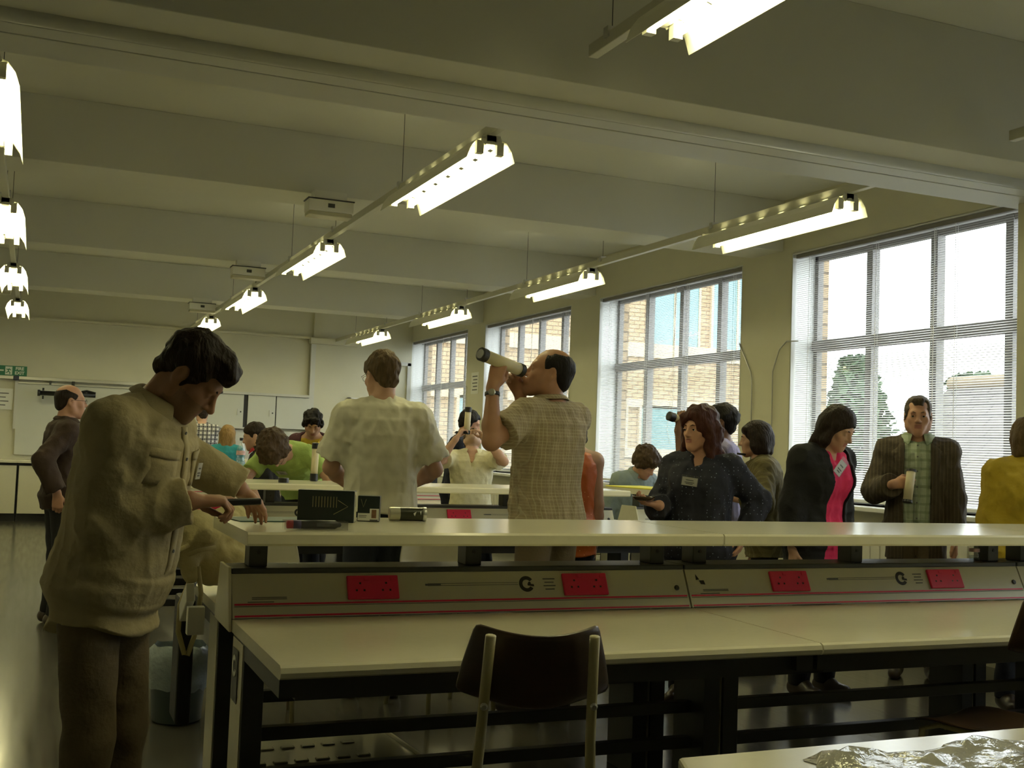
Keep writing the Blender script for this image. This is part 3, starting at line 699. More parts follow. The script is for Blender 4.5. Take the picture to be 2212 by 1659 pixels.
dup(st0, (1.90, 9.87, 0), 'metal lab stool under the person in black with the red scarf')
dup(wch, (5.21, 9.52, 0), 'pale plastic chair under the person in the pale denim shirt', math.radians(-172))
# ================================================================ smooth bodies: blended solids turned into one continuous mesh
F32 = np.float32
def V3(*a): return np.array(a, dtype=float)
def nrm(v): v = np.asarray(v, float); return v / max(1e-9, np.linalg.norm(v))
def rotx(a): c, s = math.cos(a), math.sin(a); return np.array([[1, 0, 0], [0, c, -s], [0, s, c]])
def roty(a): c, s = math.cos(a), math.sin(a); return np.array([[c, 0, s], [0, 1, 0], [-s, 0, c]])
def rotz(a): c, s = math.cos(a), math.sin(a); return np.array([[c, -s, 0], [s, c, 0], [0, 0, 1]])
def frame_from(z, hint):
    """columns x,y,z with z along the given axis and y as near as possible to hint"""
    z = nrm(z); y = np.asarray(hint, float); y = y - z * np.dot(y, z)
    if np.linalg.norm(y) < 1e-4: y = np.cross(z, V3(1, 0, 0.3))
    y = nrm(y); return np.stack([np.cross(y, z), y, z], 1)

def ell(c, r, R=None, k=0.02, op='u'):
    c = np.asarray(c, float); r = np.asarray(r, float); R_ = np.eye(3) if R is None else np.asarray(R)
    def f(P):
        q = (P - c.astype(F32)) @ R_.astype(F32)
        a = q / r.astype(F32); k0 = np.sqrt((a * a).sum(-1)); b = a / r.astype(F32); k1 = np.sqrt((b * b).sum(-1)) + 1e-9
        return k0 * (k0 - 1) / k1
    return dict(f=f, c=c, R=float(r.max()), k=k, op=op)

def cone(a, b, ra, rb, k=0.02, op='u', flat=(False, False), sc=None):
    """tapered limb piece; sc=(frame, sx, sy) squashes its cross-section"""
    a = np.asarray(a, float); b = np.asarray(b, float); d = b - a; L = max(1e-6, np.linalg.norm(d)); ax = d / L
    def f(P):
        q = P - a.astype(F32); t = q @ ax.astype(F32)
        tt = np.clip(t / L, 0, 1)
        r = ra + (rb - ra) * tt
        if sc is None:
            o = q - (tt * L)[..., None] * ax.astype(F32); dist = np.sqrt((o * o).sum(-1)) - r
        else:
            o = (q - (tt * L)[..., None] * ax.astype(F32)) @ sc[0].astype(F32)
            o = o / np.array([sc[1], sc[2], 1.0], F32); dist = (np.sqrt((o * o).sum(-1)) - r) * min(sc[1], sc[2], 1)
        if flat[0]: dist = np.maximum(dist, -t)
        if flat[1]: dist = np.maximum(dist, t - L)
        return dist
    m = max(1.0, *(sc[1:] if sc else (1,)))
    return dict(f=f, c=(a + b) / 2, R=L / 2 + max(ra, rb) * m, k=k, op=op)

def loft(nodes, k=0.02, op='u', p=2.3, cap=.4):
    """nodes: list of (point, right vector, forward vector, half width, half depth)"""
    N = [(np.asarray(n[0], float), nrm(n[1]), nrm(n[2]), n[3], n[4]) for n in nodes]
    pts = np.array([n[0] for n in N]); c = pts.mean(0)
    R = max(np.linalg.norm(n[0] - c) + max(n[3], n[4]) for n in N)
    def f(P):
        out = None
        for i in range(len(N) - 1):
            p0, r0, f0, a0, b0 = N[i]; p1, r1, f1, a1, b1 = N[i + 1]
            d = p1 - p0; L = np.linalg.norm(d); ax = d / L; q = P - p0.astype(F32)
            t = np.clip((q @ ax.astype(F32)) / L, 0, 1)
            o = q - (t * L)[..., None] * ax.astype(F32)
            r = nrm(r0 + r1); fw = nrm(f0 + f1)
            A = a0 + (a1 - a0) * t; B = b0 + (b1 - b0) * t
            u = np.abs(o @ r.astype(F32)) / A; v = np.abs(o @ fw.astype(F32)) / B
            w = np.abs(o @ ax.astype(F32)); m = np.minimum(A, B); w = w / (m * cap)
            g = ((u ** p + v ** p) ** (2 / p) + w * w + 1e-9) ** 0.5
            dd = (g - 1) * m
            out = dd if out is None else np.minimum(out, dd)
        return out
    return dict(f=f, c=c, R=R, k=k, op=op)

def smin(a, b, k):
    h = np.maximum(k - np.abs(a - b), 0) / k
    return np.minimum(a, b) - h * h * k * 0.25

def noise3(P, s, seed=0):
    """cheap smooth pseudo-noise, range about -1..1"""
    x, y, z = P[..., 0] * s, P[..., 1] * s, P[..., 2] * s; o = seed * 1.7
    return (np.sin(x + 1.3 * np.sin(y * .9 + o) + o) + np.sin(y * 1.1 + 1.2 * np.sin(z * 1.05 + 2 * o)) + np.sin(z * .93 + 1.4 * np.sin(x * 1.07 + o * 3) + 1)) / 3

def sdf_arrays(prims, h, post=None, disp=None, margin=0.02, bounds=None):
    B = 8; step = B * h
    us = [p for p in prims if p['op'] == 'u']
    lo = np.min([p['c'] - p['R'] for p in us], 0) - 2 * h - margin; hi = np.max([p['c'] + p['R'] for p in us], 0) + 2 * h + margin
    if bounds is not None: lo = np.maximum(lo, bounds[0]); hi = np.minimum(hi, bounds[1])
    nb = np.ceil((hi - lo) / step).astype(int) + 1
    idx = np.stack(np.meshgrid(*[np.arange(n) for n in nb], indexing='ij'), -1).reshape(-1, 3)
    cen = (lo + (idx + .5) * step).astype(F32); hd = step * .866
    def combine(P, pc, rad):
        D = np.full(P.shape[:-1], 9.0, F32)
        for p in prims:
            sel = np.linalg.norm(pc - p['c'].astype(F32), axis=-1) < p['R'] + rad + 0.03 + p['k']
            if not sel.any(): continue
            d = p['f'](P[sel]); cur = D[sel]
            if p['op'] == 'u': D[sel] = smin(cur, d, p['k'])
            else: D[sel] = -smin(-cur, d, p['k'])
        if disp is not None: D = D + disp(P).astype(F32)
        if post is not None: D = post(P, D)
        return D
    Dc = combine(cen, cen, hd)
    act = np.abs(Dc) < hd * 1.25 + margin
    idx = idx[act]; cen = cen[act]
    g = np.stack(np.meshgrid(*[np.arange(B + 1)] * 3, indexing='ij'), -1).astype(F32) * h
    P = (lo.astype(F32) + idx[:, None, None, None, :] * F32(step)) + g
    D = combine(P, cen, hd)
    S = D < 0
    # one vertex per mixed cell
    c8 = [S[:, i:B + i, j:B + j, k:B + k] for i in (0, 1) for j in (0, 1) for k in (0, 1)]
    cnt = sum(c.astype(np.int8) for c in c8); mix = (cnt > 0) & (cnt < 8)
    bi, ci, cj, ck = np.nonzero(mix)
    acc = np.zeros((len(bi), 3), F32); num = np.zeros(len(bi), F32)
    for ax in range(3):
        for u in (0, 1):
            for v in (0, 1):
                o0 = [0, 0, 0]; oth = [a for a in range(3) if a != ax]; o0[oth[0]] = u; o0[oth[1]] = v; o1 = list(o0); o1[ax] = 1
                d0 = D[bi, ci + o0[0], cj + o0[1], ck + o0[2]]; d1 = D[bi, ci + o1[0], cj + o1[1], ck + o1[2]]
                m = (d0 < 0) != (d1 < 0); t = np.where(m, d0 / np.where(m, d0 - d1, 1), 0)
                pt = np.tile(np.array(o0, F32), (len(bi), 1)); pt[:, ax] += t
                acc += pt * m[:, None]; num += m
    loc = acc / np.maximum(num, 1)[:, None]
    gi = idx[bi] * B + np.stack([ci, cj, ck], 1)
    verts = lo + (gi + loc) * h
    M = (nb * B + 4).astype(np.int64)
    key = (gi[:, 0].astype(np.int64) * M[1] + gi[:, 1]) * M[2] + gi[:, 2]
    order = np.argsort(key); ks = key[order]
    quads = []
    for ax in range(3):
        o1 = [0, 0, 0]; o1[ax] = 1
        s0 = S[:, :B, :B, :B]; s1 = S[:, o1[0]:B + o1[0], o1[1]:B + o1[1], o1[2]:B + o1[2]]
        eb, ei, ej, ek = np.nonzero(s0 != s1)
        if len(eb) == 0: continue
        fl = s0[eb, ei, ej, ek]; e = idx[eb] * B + np.stack([ei, ej, ek], 1)
        u, v = [(1, 2), (2, 0), (0, 1)][ax]
        q = []
        for du, dv in ((0, 0), (-1, 0), (-1, -1), (0, -1)):
            c = e.copy(); c[:, u] += du; c[:, v] += dv
            kk = (c[:, 0].astype(np.int64) * M[1] + c[:, 1]) * M[2] + c[:, 2]
            p = np.searchsorted(ks, kk); p = np.minimum(p, len(ks) - 1); ok = ks[p] == kk
            q.append(np.where(ok, order[p], -1))
        q = np.stack(q, 1); good = (q >= 0).all(1); q = q[good]; fl = fl[good]
        q[~fl] = q[~fl][:, ::-1]; quads.append(q)
    return verts, np.concatenate(quads)

def relax(v, q, it=1, lam=0.5):
    for _ in range(it):
        acc = np.zeros_like(v); n = np.zeros(len(v))
        for a, b in ((0, 1), (1, 2), (2, 3), (3, 0)):
            np.add.at(acc, q[:, a], v[q[:, b]]); np.add.at(acc, q[:, b], v[q[:, a]]); np.add.at(n, q[:, a], 1); np.add.at(n, q[:, b], 1)
        v = v + lam * (acc / np.maximum(n, 1)[:, None] - v)
    return v

def biggest(v, q):
    """drop stray specks: keep every connected piece with at least 3 % of the vertices"""
    lab = np.arange(len(v))
    while True:
        m = lab[q].min(1); new = lab.copy()
        for a in range(4): np.minimum.at(new, q[:, a], m)
        new = new[new]
        if (new == lab).all(): break
        lab = new
    u, c = np.unique(lab, return_counts=True); keep = np.isin(lab, u[c > 0.03 * len(v)])
    q = q[keep[q].all(1)]; mp = np.cumsum(keep) - 1
    return v[keep], mp[q]

def sdf_mesh(name, prims, h, m, parent, post=None, disp=None, margin=0.02, smooth_it=1, bounds=None, face_mat=None, clean=True):
    v, q = sdf_arrays(prims, h, post, disp, margin, bounds)
    if clean: v, q = biggest(v, q)
    v = relax(v, q, smooth_it)
    me = bpy.data.meshes.new(name)
    me.vertices.add(len(v)); me.vertices.foreach_set('co', v.astype(F32).ravel())
    me.loops.add(len(q) * 4); me.loops.foreach_set('vertex_index', q.astype(np.int32).ravel())
    me.polygons.add(len(q)); me.polygons.foreach_set('loop_start', np.arange(0, len(q) * 4, 4, dtype=np.int32))
    me.polygons.foreach_set('loop_total', np.full(len(q), 4, np.int32)) if hasattr(me.polygons[0], 'loop_total') and not me.polygons[0].bl_rna.properties['loop_total'].is_readonly else None
    me.polygons.foreach_set('use_smooth', np.ones(len(q), bool))
    for x in (m if isinstance(m, (list, tuple)) else [m]): me.materials.append(x)
    if face_mat is not None:
        cen = v[q].mean(1); me.polygons.foreach_set('material_index', face_mat(cen).astype(np.int32))
    me.update(calc_edges=True); me.validate()
    ob = bpy.data.objects.new(name, me); COL.objects.link(ob)
    if parent is not None: ob.parent = parent
    return ob
# ================================================================ people
R5 = mat('brown_leather_shoe', (0.03, 0.02, 0.012), 0.4, var=0.1, vscale=20)
def skin_mat(name, c): return mat(name, c, 0.5, var=0.10, vscale=22, bump=0.06, bscale=220, spec=0.35)
SK = dict(fair=skin_mat('fair_skin', (0.50, 0.30, 0.21)), tan=skin_mat('tanned_skin', (0.36, 0.19, 0.115)), ruddy=skin_mat('ruddy_skin', (0.46, 0.25, 0.17)), dark=skin_mat('brown_skin', (0.17, 0.085, 0.05)))
LIP = dict(fair=mat('fair_lips', (0.40, 0.16, 0.13), 0.45, var=0.05, vscale=60), tan=mat('tanned_lips', (0.26, 0.11, 0.085), 0.45, var=0.05, vscale=60), ruddy=mat('ruddy_lips', (0.36, 0.14, 0.11), 0.45, var=0.05, vscale=60), dark=mat('brown_lips', (0.12, 0.05, 0.04), 0.45, var=0.05, vscale=60))
STB = {k: mat(k + '_stubble', tuple(c * .80 for c in v), 0.65, var=0.15, vscale=120) for k, v in dict(fair=(0.45, 0.30, 0.22), tan=(0.33, 0.19, 0.12), ruddy=(0.40, 0.25, 0.18), dark=(0.15, 0.08, 0.05)).items()}
def hair_mat(name, c): return mat(name, c, 0.58, var=0.55, vscale=60, bump=0.9, bscale=90, stretch=(1, 1, 0.25), spec=0.2)
HM = dict(black=hair_mat('black_hair', (0.010, 0.008, 0.007)), dkbrown=hair_mat('dark_brown_hair', (0.020, 0.012, 0.008)), brown=hair_mat('brown_hair', (0.060, 0.036, 0.018)), red=hair_mat('dark_auburn_hair', (0.055, 0.016, 0.010)), blond=hair_mat('dark_blond_hair', (0.26, 0.16, 0.06)), grey=hair_mat('greying_brown_hair', (0.085, 0.065, 0.045)), ltbrown=hair_mat('light_brown_hair', (0.095, 0.062, 0.028)))
M_eyew = mat('eye_white', (0.6, 0.57, 0.52), 0.25, var=0.03, vscale=60); M_iris = mat('dark_iris', (0.02, 0.014, 0.01), 0.2, var=0.05, vscale=60)
M_spec = mat('spectacle_frame', (0.015, 0.013, 0.012), 0.3, var=0.05, vscale=60)

MALE = dict(z=[.86, .93, 1.0, 1.08, 1.16, 1.24, 1.32, 1.39, 1.445, 1.49], rx=[.148, .168, .163, .152, .154, .163, .174, .178, .150, .085], ry=[.095, .118, .112, .106, .108, .116, .122, .115, .090, .068], sh=.176)
FEM = dict(z=[.86, .93, 1.0, 1.08, 1.16, 1.24, 1.32, 1.39, 1.445, 1.49], rx=[.155, .180, .168, .140, .138, .146, .156, .158, .132, .074], ry=[.105, .126, .116, .098, .100, .106, .112, .106, .082, .060], sh=.156)

def head_prims(T, F, fem, nose=1.0, jaw=1.0, ear=True, lids=True):
    """T(point) puts a head-frame point into the body frame; F is the head rotation; sizes in metres"""
    g = 0.93 if fem else 1.0; S = 1.0; P = []
    E = lambda c, r, k=.02, op='u': P.append(ell(T(c), np.array(r) * T.s, F, k * T.s, op))
    C = lambda a, b, ra, rb, k=.02, op='u': P.append(cone(T(a), T(b), ra * T.s, rb * T.s, k * T.s, op))
    E((0, -.018, .040), (.074 * (0.97 if fem else 1), .098, .082), .02)
    E((0, .028, -.020), (.058 * g, .066, .085), .03)
    j = .05 * g * jaw
    C((0, .068, -.098), (-j, .005, -.066), .024 * g, .022, .025); C((0, .068, -.098), (j, .005, -.066), .024 * g, .022, .025)
    C((-j, .005, -.066), (-.062 * g, -.008, -.015), .02, .022, .03); C((j, .005, -.066), (.062 * g, -.008, -.015), .02, .022, .03)
    E((0, .082, -.103), (.021 * g, .016, .017), .02); E((0, .070, -.060), (.036, .024, .030), .03)
    for s in (-1, 1): E((s * .041 * g, .058, -.022), (.022, .020, .018), .025)
    C((-.034, .077, .024), (.034, .077, .024), .012 if fem else .014, .012 if fem else .014, .018)
    for s in (-1, 1): E((s * .032, .096, .004), (.017, .016, .011), .012, 's')
    if lids:
        for s in (-1, 1): E((s * .032, .0765, .003), (.0145, .0125, .0125), .004)
    C((0, .086, .016), (0, .086 + .026 * nose, -.026), .0075, .0105, .012)
    E((0, .084 + .027 * nose, -.030), (.0115, .0105, .0095), .008)
    for s in (-1, 1): E((s * .0115, .092 + .006 * nose, -.032), (.0085, .0105, .0075), .008)
    C((-.019, .087, -.0555), (.019, .087, -.0555), .0055, .0055, .010); E((0, .095, -.0545), (.013, .0065, .0045), .008)
    E((0, .092, -.0655), (.018, .0085, .0058), .008)
    E((0, .1025, -.0598), (.022, .006, .0016), .003, 's')
    for s in (-1, 1): E((s * .010, .110 * .93 + .006 * nose, -.0405), (.004, .006, .003), .003, 's')
    if ear:
        for s in (-1, 1):
            E((s * .079 * g, -.016, -.004), (.009, .019, .032), .008); E((s * .086 * g, -.013, -.002), (.006, .010, .018), .005, 's')
            E((s * .077 * g, -.008, -.032), (.007, .010, .010), .008)
    return P

def hair_prims(T, F, style, kk=1.0):
    P = []
    E = lambda c, r, k=.02, op='u': P.append(ell(T(c), np.array(r) * T.s, F, k * T.s, op))
    C = lambda a, b, ra, rb, k=.02, op='u': P.append(cone(T(a), T(b), ra * T.s, rb * T.s, k * T.s, op))
    if style in ('short', 'quiff', 'tidy'):
        t = .010 if style == 'tidy' else .013
        E((0, -.020, .042), (.074 + t, .098 + t, .082 + t)); E((0, -.072, -.028), (.058, .040, .052), .03)
        for s in (-1, 1): C((s * .073, .012, .0), (s * .074, .008, -.028), .009, .006, .012)
        E((0, .082, -.018), (.085, .072, .086), .012, 's')
        if style == 'quiff': C((-.045, .070, .098), (.035, .088, .090), .020, .022, .03); C((-.03, .02, .115), (.03, .05, .116), .02, .02, .03)
        if style == 'tidy':
            for s in (-1, 1): E((s * .055, .085, .085), (.026, .05, .035), .012, 's')
            C((-.02, .068, .103), (.025, .068, .103), .015, .015, .02)
        for s in (-1, 1): E((s * .086, -.012, -.012), (.02, .022, .034), .006, 's')
    elif style == 'curly':
        E((0, -.022, .048), (.096 * kk, .116 * kk, .100 * kk)); E((0, -.070, -.030), (.075, .050, .060), .04)
        for s in (-1, 1): C((s * .082, .015, .01), (s * .080, -.005, -.04), .022, .016, .03)
        E((0, .092, -.030), (.072, .070, .088), .015, 's')
        C((-.05, .075, .09), (.05, .075, .088), .026, .026, .03)
    elif style == 'ring':
        E((0, -.022, .036), (.081, .102, .080)); E((0, -.072, -.028), (.058, .040, .050), .03)
        E((0, .045, .140), (.062, .150, .062), .015, 's'); E((0, .088, .0), (.1, .075, .14), .012, 's')
        for s in (-1, 1): E((s * .088, -.012, -.012), (.02, .022, .036), .006, 's')
    elif style == 'crop':
        E((0, -.020, .034), (.079, .101, .080)); E((0, -.072, -.028), (.057, .040, .046), .03)
        E((0, .060, .120), (.1, .120, .080), .015, 's'); E((0, .085, -.018), (.1, .075, .1), .012, 's')
        for s in (-1, 1): E((s * .086, -.012, -.012), (.02, .022, .034), .006, 's')
    elif style in ('bob', 'shoulder', 'long', 'pageboy', 'parted'):
        dn = dict(bob=-.085, pageboy=-.095, shoulder=-.155, long=-.215, parted=-.150)[style]; v = kk
        E((0, -.022, .046), (.088 * v, .110 * v, .093 * v)); E((0, -.062, -.010), (.084 * v, .066, .085), .03)
        for s in (-1, 1):
            C((s * .074 * v, .022, .035), (s * .082 * v, .012, dn * .55), .020, .024 * v, .03); C((s * .082 * v, .012, dn * .55), (s * .080 * v, .005 if style != 'long' else -.03, dn), .025 * v, .022 * v * v, .03)
            C((s * .070 * v, -.045, .0), (s * .070 * v, -.055, dn), .042 * v, .036 * v * v, .04)
        C((0, -.085, .0), (0, -.078, dn), .048, .044, .04)
        E((0, .096, -.036), (.060, .072, .090), .015, 's')
        if style in ('bob', 'shoulder', 'pageboy'): C((-.05, .066, .078), (.05, .070, .074), .022, .020, .025)
        if style == 'long': E((.012, .095, .055), (.040, .05, .05), .02, 's')
        P.append(ell(T((0, .0, -.10)), np.array((.062, .056, .08)) * T.s, F, .02, 's'))
    return P

def hand_prims(w, d, n, right, s, curl, thumb=.3, spread=1.0):
    d = nrm(d); n = np.asarray(n, float); n = nrm(n - d * np.dot(n, d)); t = np.cross(d, n) * (1 if right else -1); P = []
    cl = curl if isinstance(curl, (list, tuple)) else [curl] * 4
    for i, (lat, kd, L) in enumerate(((.029, .092, .92), (.0095, .096, 1.0), (-.0095, .091, .94), (-.028, .081, .76))):
        kn = w + (d * kd + t * lat * spread) * s
        P.append(cone(w + (d * .008 + t * lat * .55) * s, kn, .0145 * s, .0115 * s, .012 * s))
        a = 0; cur = kn; dr = nrm(d + t * lat * 2.2 * (spread - .4) * (1 - cl[i] * .6))
        for q, (ln, r0, r1, mx) in enumerate(((.044, .0098, .0088, 70), (.026, .0088, .0080, 95), (.022, .0080, .0062, 60))):
            a += math.radians(mx) * cl[i]
            v = dr * math.cos(a) + n * math.sin(a); nx = cur + v * ln * L * s
            P.append(cone(cur, nx, r0 * s, r1 * s, .004 * s)); cur = nx
    P.append(ell(w + (d * .05 + n * .002) * s, (.030 * s, .040 * s, .014 * s), np.stack([t, d, n], 1), .012 * s))
    P.append(ell(w + (d * .035 + t * .026 + n * .010) * s, (.016 * s, .030 * s, .014 * s), np.stack([t, d, n], 1), .012 * s))
    b = w + (d * .028 + t * .030 + n * .010) * s
    v0 = nrm(d * .75 + t * (.75 - .7 * thumb) + n * (.15 + .75 * thumb)); v1 = nrm(d * (.9) + t * (.35 - .9 * thumb) + n * (.1 + .6 * thumb)); v2 = nrm(d * .9 + t * (.15 - 1.1 * thumb) + n * (.05 + .4 * thumb))
    for v, ln, r0, r1 in ((v0, .038, .0135, .0115), (v1, .032, .0115, .0100), (v2, .026, .0100, .0075)):
        P.append(cone(b, b + v * ln * s, r0 * s, r1 * s, .006 * s)); b = b + v * ln * s
    return P

def ik(a, tgt, l1, l2, hint):
    d = tgt - a; L = np.linalg.norm(d); L2 = min(L, (l1 + l2) * .998); u = d / L
    x = (l1 * l1 - l2 * l2 + L2 * L2) / (2 * L2); y = math.sqrt(max(0, l1 * l1 - x * x))
    h = np.asarray(hint, float); h = h - u * np.dot(h, u); h = nrm(h)
    return a + u * x + h * y, a + u * L2

class Person: pass
def make_person(label, loc, th, H=1.75, b=1.0, fem=False, belly=0.0, lean=0, side=0, curl=0, twist=0, head=(0, 0, 0), L=None, R=None, seat=None, skin='fair',
                top=None, over=None, legs='trousers', legm=None, shoem=None, hair=('short', 'brown'), hn=(.006, 70), h=.006, nose=1.0, jaw=1.0, eyes=None, stubble=False, brows=True, hscale=1.0, step=0.0, spread=1.0, badge=None, collar=None, glasses=False, watch=None, bare=False, placket=None, pocket=None, lapel=None):
    s = H / 1.75; B = FEM if fem else MALE
    o = thing('person', label, 'person', (loc[0], loc[1], 0), -math.radians(th)); pr = Person(); pr.o = o
    dz = 0 if seat is None else seat + .10 - .93 * s
    # ---- spine
    zs = [z * s for z in B['z']]; n = len(zs); p = V3(0, 0, zs[1] + dz); pts = [None] * n; Rs = [None] * n
    tw = math.radians(twist)
    def ang(i): w = [0, .15, .45, .75, .9, 1, 1, 1, 1, 1][i]; c = [0, 0, 0, .05, .2, .4, .6, .8, 1, 1][i]; return math.radians(lean * w + curl * c), math.radians(side * w), tw * [0, 0, .1, .25, .45, .7, .9, 1, 1, 1][i]
    for i in range(n):
        a, sd, t = ang(i); Rs[i] = roty(sd) @ rotx(-a) @ rotz(-t)
    pts[1] = p; pts[0] = p - V3(0, 0, zs[1] - zs[0])
    for i in range(2, n): pts[i] = pts[i - 1] + roty(ang(i)[1]) @ rotx(-ang(i)[0]) @ V3(0, 0, zs[i] - zs[i - 1])
    def width(i, f): return (B['rx'][i] * b * s + f, (B['ry'][i] * b + belly * [.2, .5, .85, 1, .9, .55, .25, .05, 0, 0][i]) * s + f)
    def offs(i): return Rs[i] @ V3(0, belly * [.1, .3, .6, .75, .65, .35, .1, 0, 0, 0][i] * s - (.012 if i in (0, 1) else 0) * s, 0)
    def torso(f, i0=0, i1=n, k=.03): return loft([(pts[i] + offs(i), Rs[i][:, 0], Rs[i][:, 1], width(i, f)[0], width(i, f)[1]) for i in range(i0, i1)], k)
    CH = Rs[8]
    # ---- arms
    shw = B['sh'] * s * (b * .5 + .5); arms = {}
    RW = rotz(math.radians(th)); P0 = V3(loc[0], loc[1], 0)
    tol = lambda w: RW @ (np.asarray(w, float) - P0)      # world point -> this person's own frame
    dirl = lambda v: RW @ np.asarray(v, float)
    for sd, key, spec in ((-1, 'L', L), (1, 'R', R)):
        sp = spec or {}
        w_ = tol(sp['at']) if 'at' in sp else None
        base = pts[8] + CH @ V3(sd * shw, -.012 * s, -.034 * s)
        if w_ is not None:
            up = (w_ - base); rise = max(0, nrm(up)[2]); base = base + CH @ V3(-sd * .012 * rise, .02 * rise * (1 if up @ CH[:, 1] > 0 else 0), .035 * rise) * s
        l1, l2 = .285 * s, .255 * s
        if w_ is None: w_ = base + CH @ (V3(sd * .045, .07, -.53) * s)
        el, wr = ik(base, w_, l1, l2, CH @ V3(*sp.get('hint', (sd * .35, -1, -.25))))
        fd = nrm(wr - el)
        hd = nrm(dirl(sp['dir'])) if 'dir' in sp else fd
        pn = dirl(sp['palm']) if 'palm' in sp else CH @ V3(-sd, .15, 0)
        arms[key] = (base, el, wr, hd, pn, sp.get('curl', .28), sp.get('thumb', .25), sp.get('spread', 1.0))
    pr.arms = arms
    def armset(f, upto, flat=True, cuff=0.0, slack=0.0, k=.03):
        """sleeve pieces; upto 0..1 upper arm, 1..2 forearm"""
        out = []
        for key in ('L', 'R'):
            base, el, wr = arms[key][:3]; g = .5 + .5 * b
            if upto <= 1:
                e = base + (el - base) * upto; out.append(cone(base, e, .051 * g * s + f * .7, (.050 * g + slack) * s + f, k, flat=(False, flat)))
            else:
                out.append(cone(base, el, .051 * g * s + f * .7, (.046 * g + slack * .6) * s + f, k))
                e = el + (wr - el) * (upto - 1); out.append(cone(el, e, (.046 * g + slack * .6) * s + f, (.034 + slack) * s + f + cuff, .015, flat=(False, flat)))
        return out
    # ---- head frame
    hy, hp, hr = [math.radians(x) for x in head]
    RH = CH @ rotz(-hy) @ rotx(-hp) @ roty(hr)
    nb = pts[9]; hs = s * hscale * (0.97 if fem else 1.0)
    RN = CH @ rotz(-hy * .5) @ rotx(-hp * .45 + math.radians(lean + curl) * .25)
    nt = nb + RN @ V3(0, .018, .075) * s
    hc = nt + RH @ (V3(0, .016, .066) * hs)
    class TT:
        pass
    T_ = TT(); T_.s = hs
    def T(c): return hc + RH @ (np.asarray(c, float) * hs)
    T.s = hs
    pr.T = T; pr.RH = RH; pr.hc = hc; pr.pts = pts; pr.Rs = Rs; pr.s = s
    # ---- body: one continuous skin
    body = [torso(-.006)]
    for key in ('L', 'R'):
        base, el, wr, hd, pn, cu, tb, spd = arms[key]; g = .5 + .5 * b
        body.append(cone(nb + CH @ V3((-1 if key == 'L' else 1) * .028, -.008, -.008) * s, base, .034 * s, .048 * s, .05)); body.append(cone(pts[8] + CH @ V3(0, -.01, -.03), base, .055 * s, .048 * g * s, .04))
        body.append(cone(base, el, .052 * g * s, .040 * g * s, .03)); m = el + (wr - el) * .3
        body.append(cone(el, m, .040 * g * s, .043 * g * s, .02)); body.append(cone(m, wr, .043 * g * s, .0265 * s, .02, ))
        body.append(cone(wr, wr + hd * .02 * s, .026 * s, .022 * s, .02))
        body += hand_prims(wr + hd * .012 * s, hd, pn, key == 'R', s * (.92 if fem else 1.0), cu, tb, spd)
    nk = .050 if fem else .058
    body.append(cone(nb - CH @ V3(0, .0, .03) * s, nt + RH @ V3(0, -.005, .01) * hs, (nk + .008) * s, nk * s, .03))
    body += head_prims(T, RH, fem, nose, jaw)
    # legs
    lg = {}
    for sd in (-1, 1):
        hip = pts[1] + V3(sd * .088 * s, -.01, -.035 * s)
        if seat is None:
            yk = step * sd
            kn = V3(sd * (.098 * s + .02 * (spread - 1)), .02 + yk * .5, .49 * s); an = V3(sd * (.105 * s + .05 * (spread - 1)), -.012 + yk, .085 * s)
        else:
            kn = hip + V3(sd * .05, .40 * s, .0); kn[2] = max(kn[2], .47); an = V3(kn[0], kn[1] - .04, .085)
        lg[sd] = (hip, kn, an)
        body.append(cone(hip, kn, .080 * b * s, .052 * s, .04)); m = kn + (an - kn) * .35
        body.append(cone(kn, m, .050 * s, .050 * s, .02)); body.append(cone(m, an, .050 * s, .034 * s, .02))
        body.append(cone(an, an + V3(0, -.02, -.05), .034 * s, .028 * s, .02)); body.append(cone(an + V3(0, -.02, -.055), an + V3(0, .13 * s, -.062), .028 * s, .022 * s, .03))
    hinv = RH.T
    def fm(c):
        q = ((c - hc) @ RH) / hs
        lip = (np.abs(q[:, 0]) < .021) & (q[:, 2] > -.0735) & (q[:, 2] < -.0495) & (q[:, 1] > .082)
        r = lip.astype(int)
        if stubble:
            bd = (q[:, 2] < -.034) & (q[:, 2] > -.135) & (q[:, 1] > -.005) & (np.abs(q[:, 0]) < .075) & ~lip
            r = np.where(bd, 2, r)
        return r
    sdf_mesh('body', body, h, [SK[skin], LIP[skin], STB[skin]], o, face_mat=fm)
    # ---- hair
    if hair:
        amp, fq = hn
        hh = [dict(q) for q in hair_prims(T, RH, hair[0], hair[2] if len(hair) > 2 else 1.0)]
        sdf_mesh('hair', hh, max(.0045, h), HM[hair[1]], o, disp=lambda P: amp * noise3(P, fq) + amp * .6 * noise3(P, fq * 2.1, 3), margin=.03, smooth_it=1)
    if brows and hair:
        g = G()
        for sd in (-1, 1): g.tube([T((sd * .014, .0925, .0235)), T((sd * .030, .0915, .0295)), T((sd * .047, .079, .0235))], [.0022 * hs, .0034 * hs, .0014 * hs], 6)
        g.build('eyebrows', HM[hair[1]], o, smooth=True)
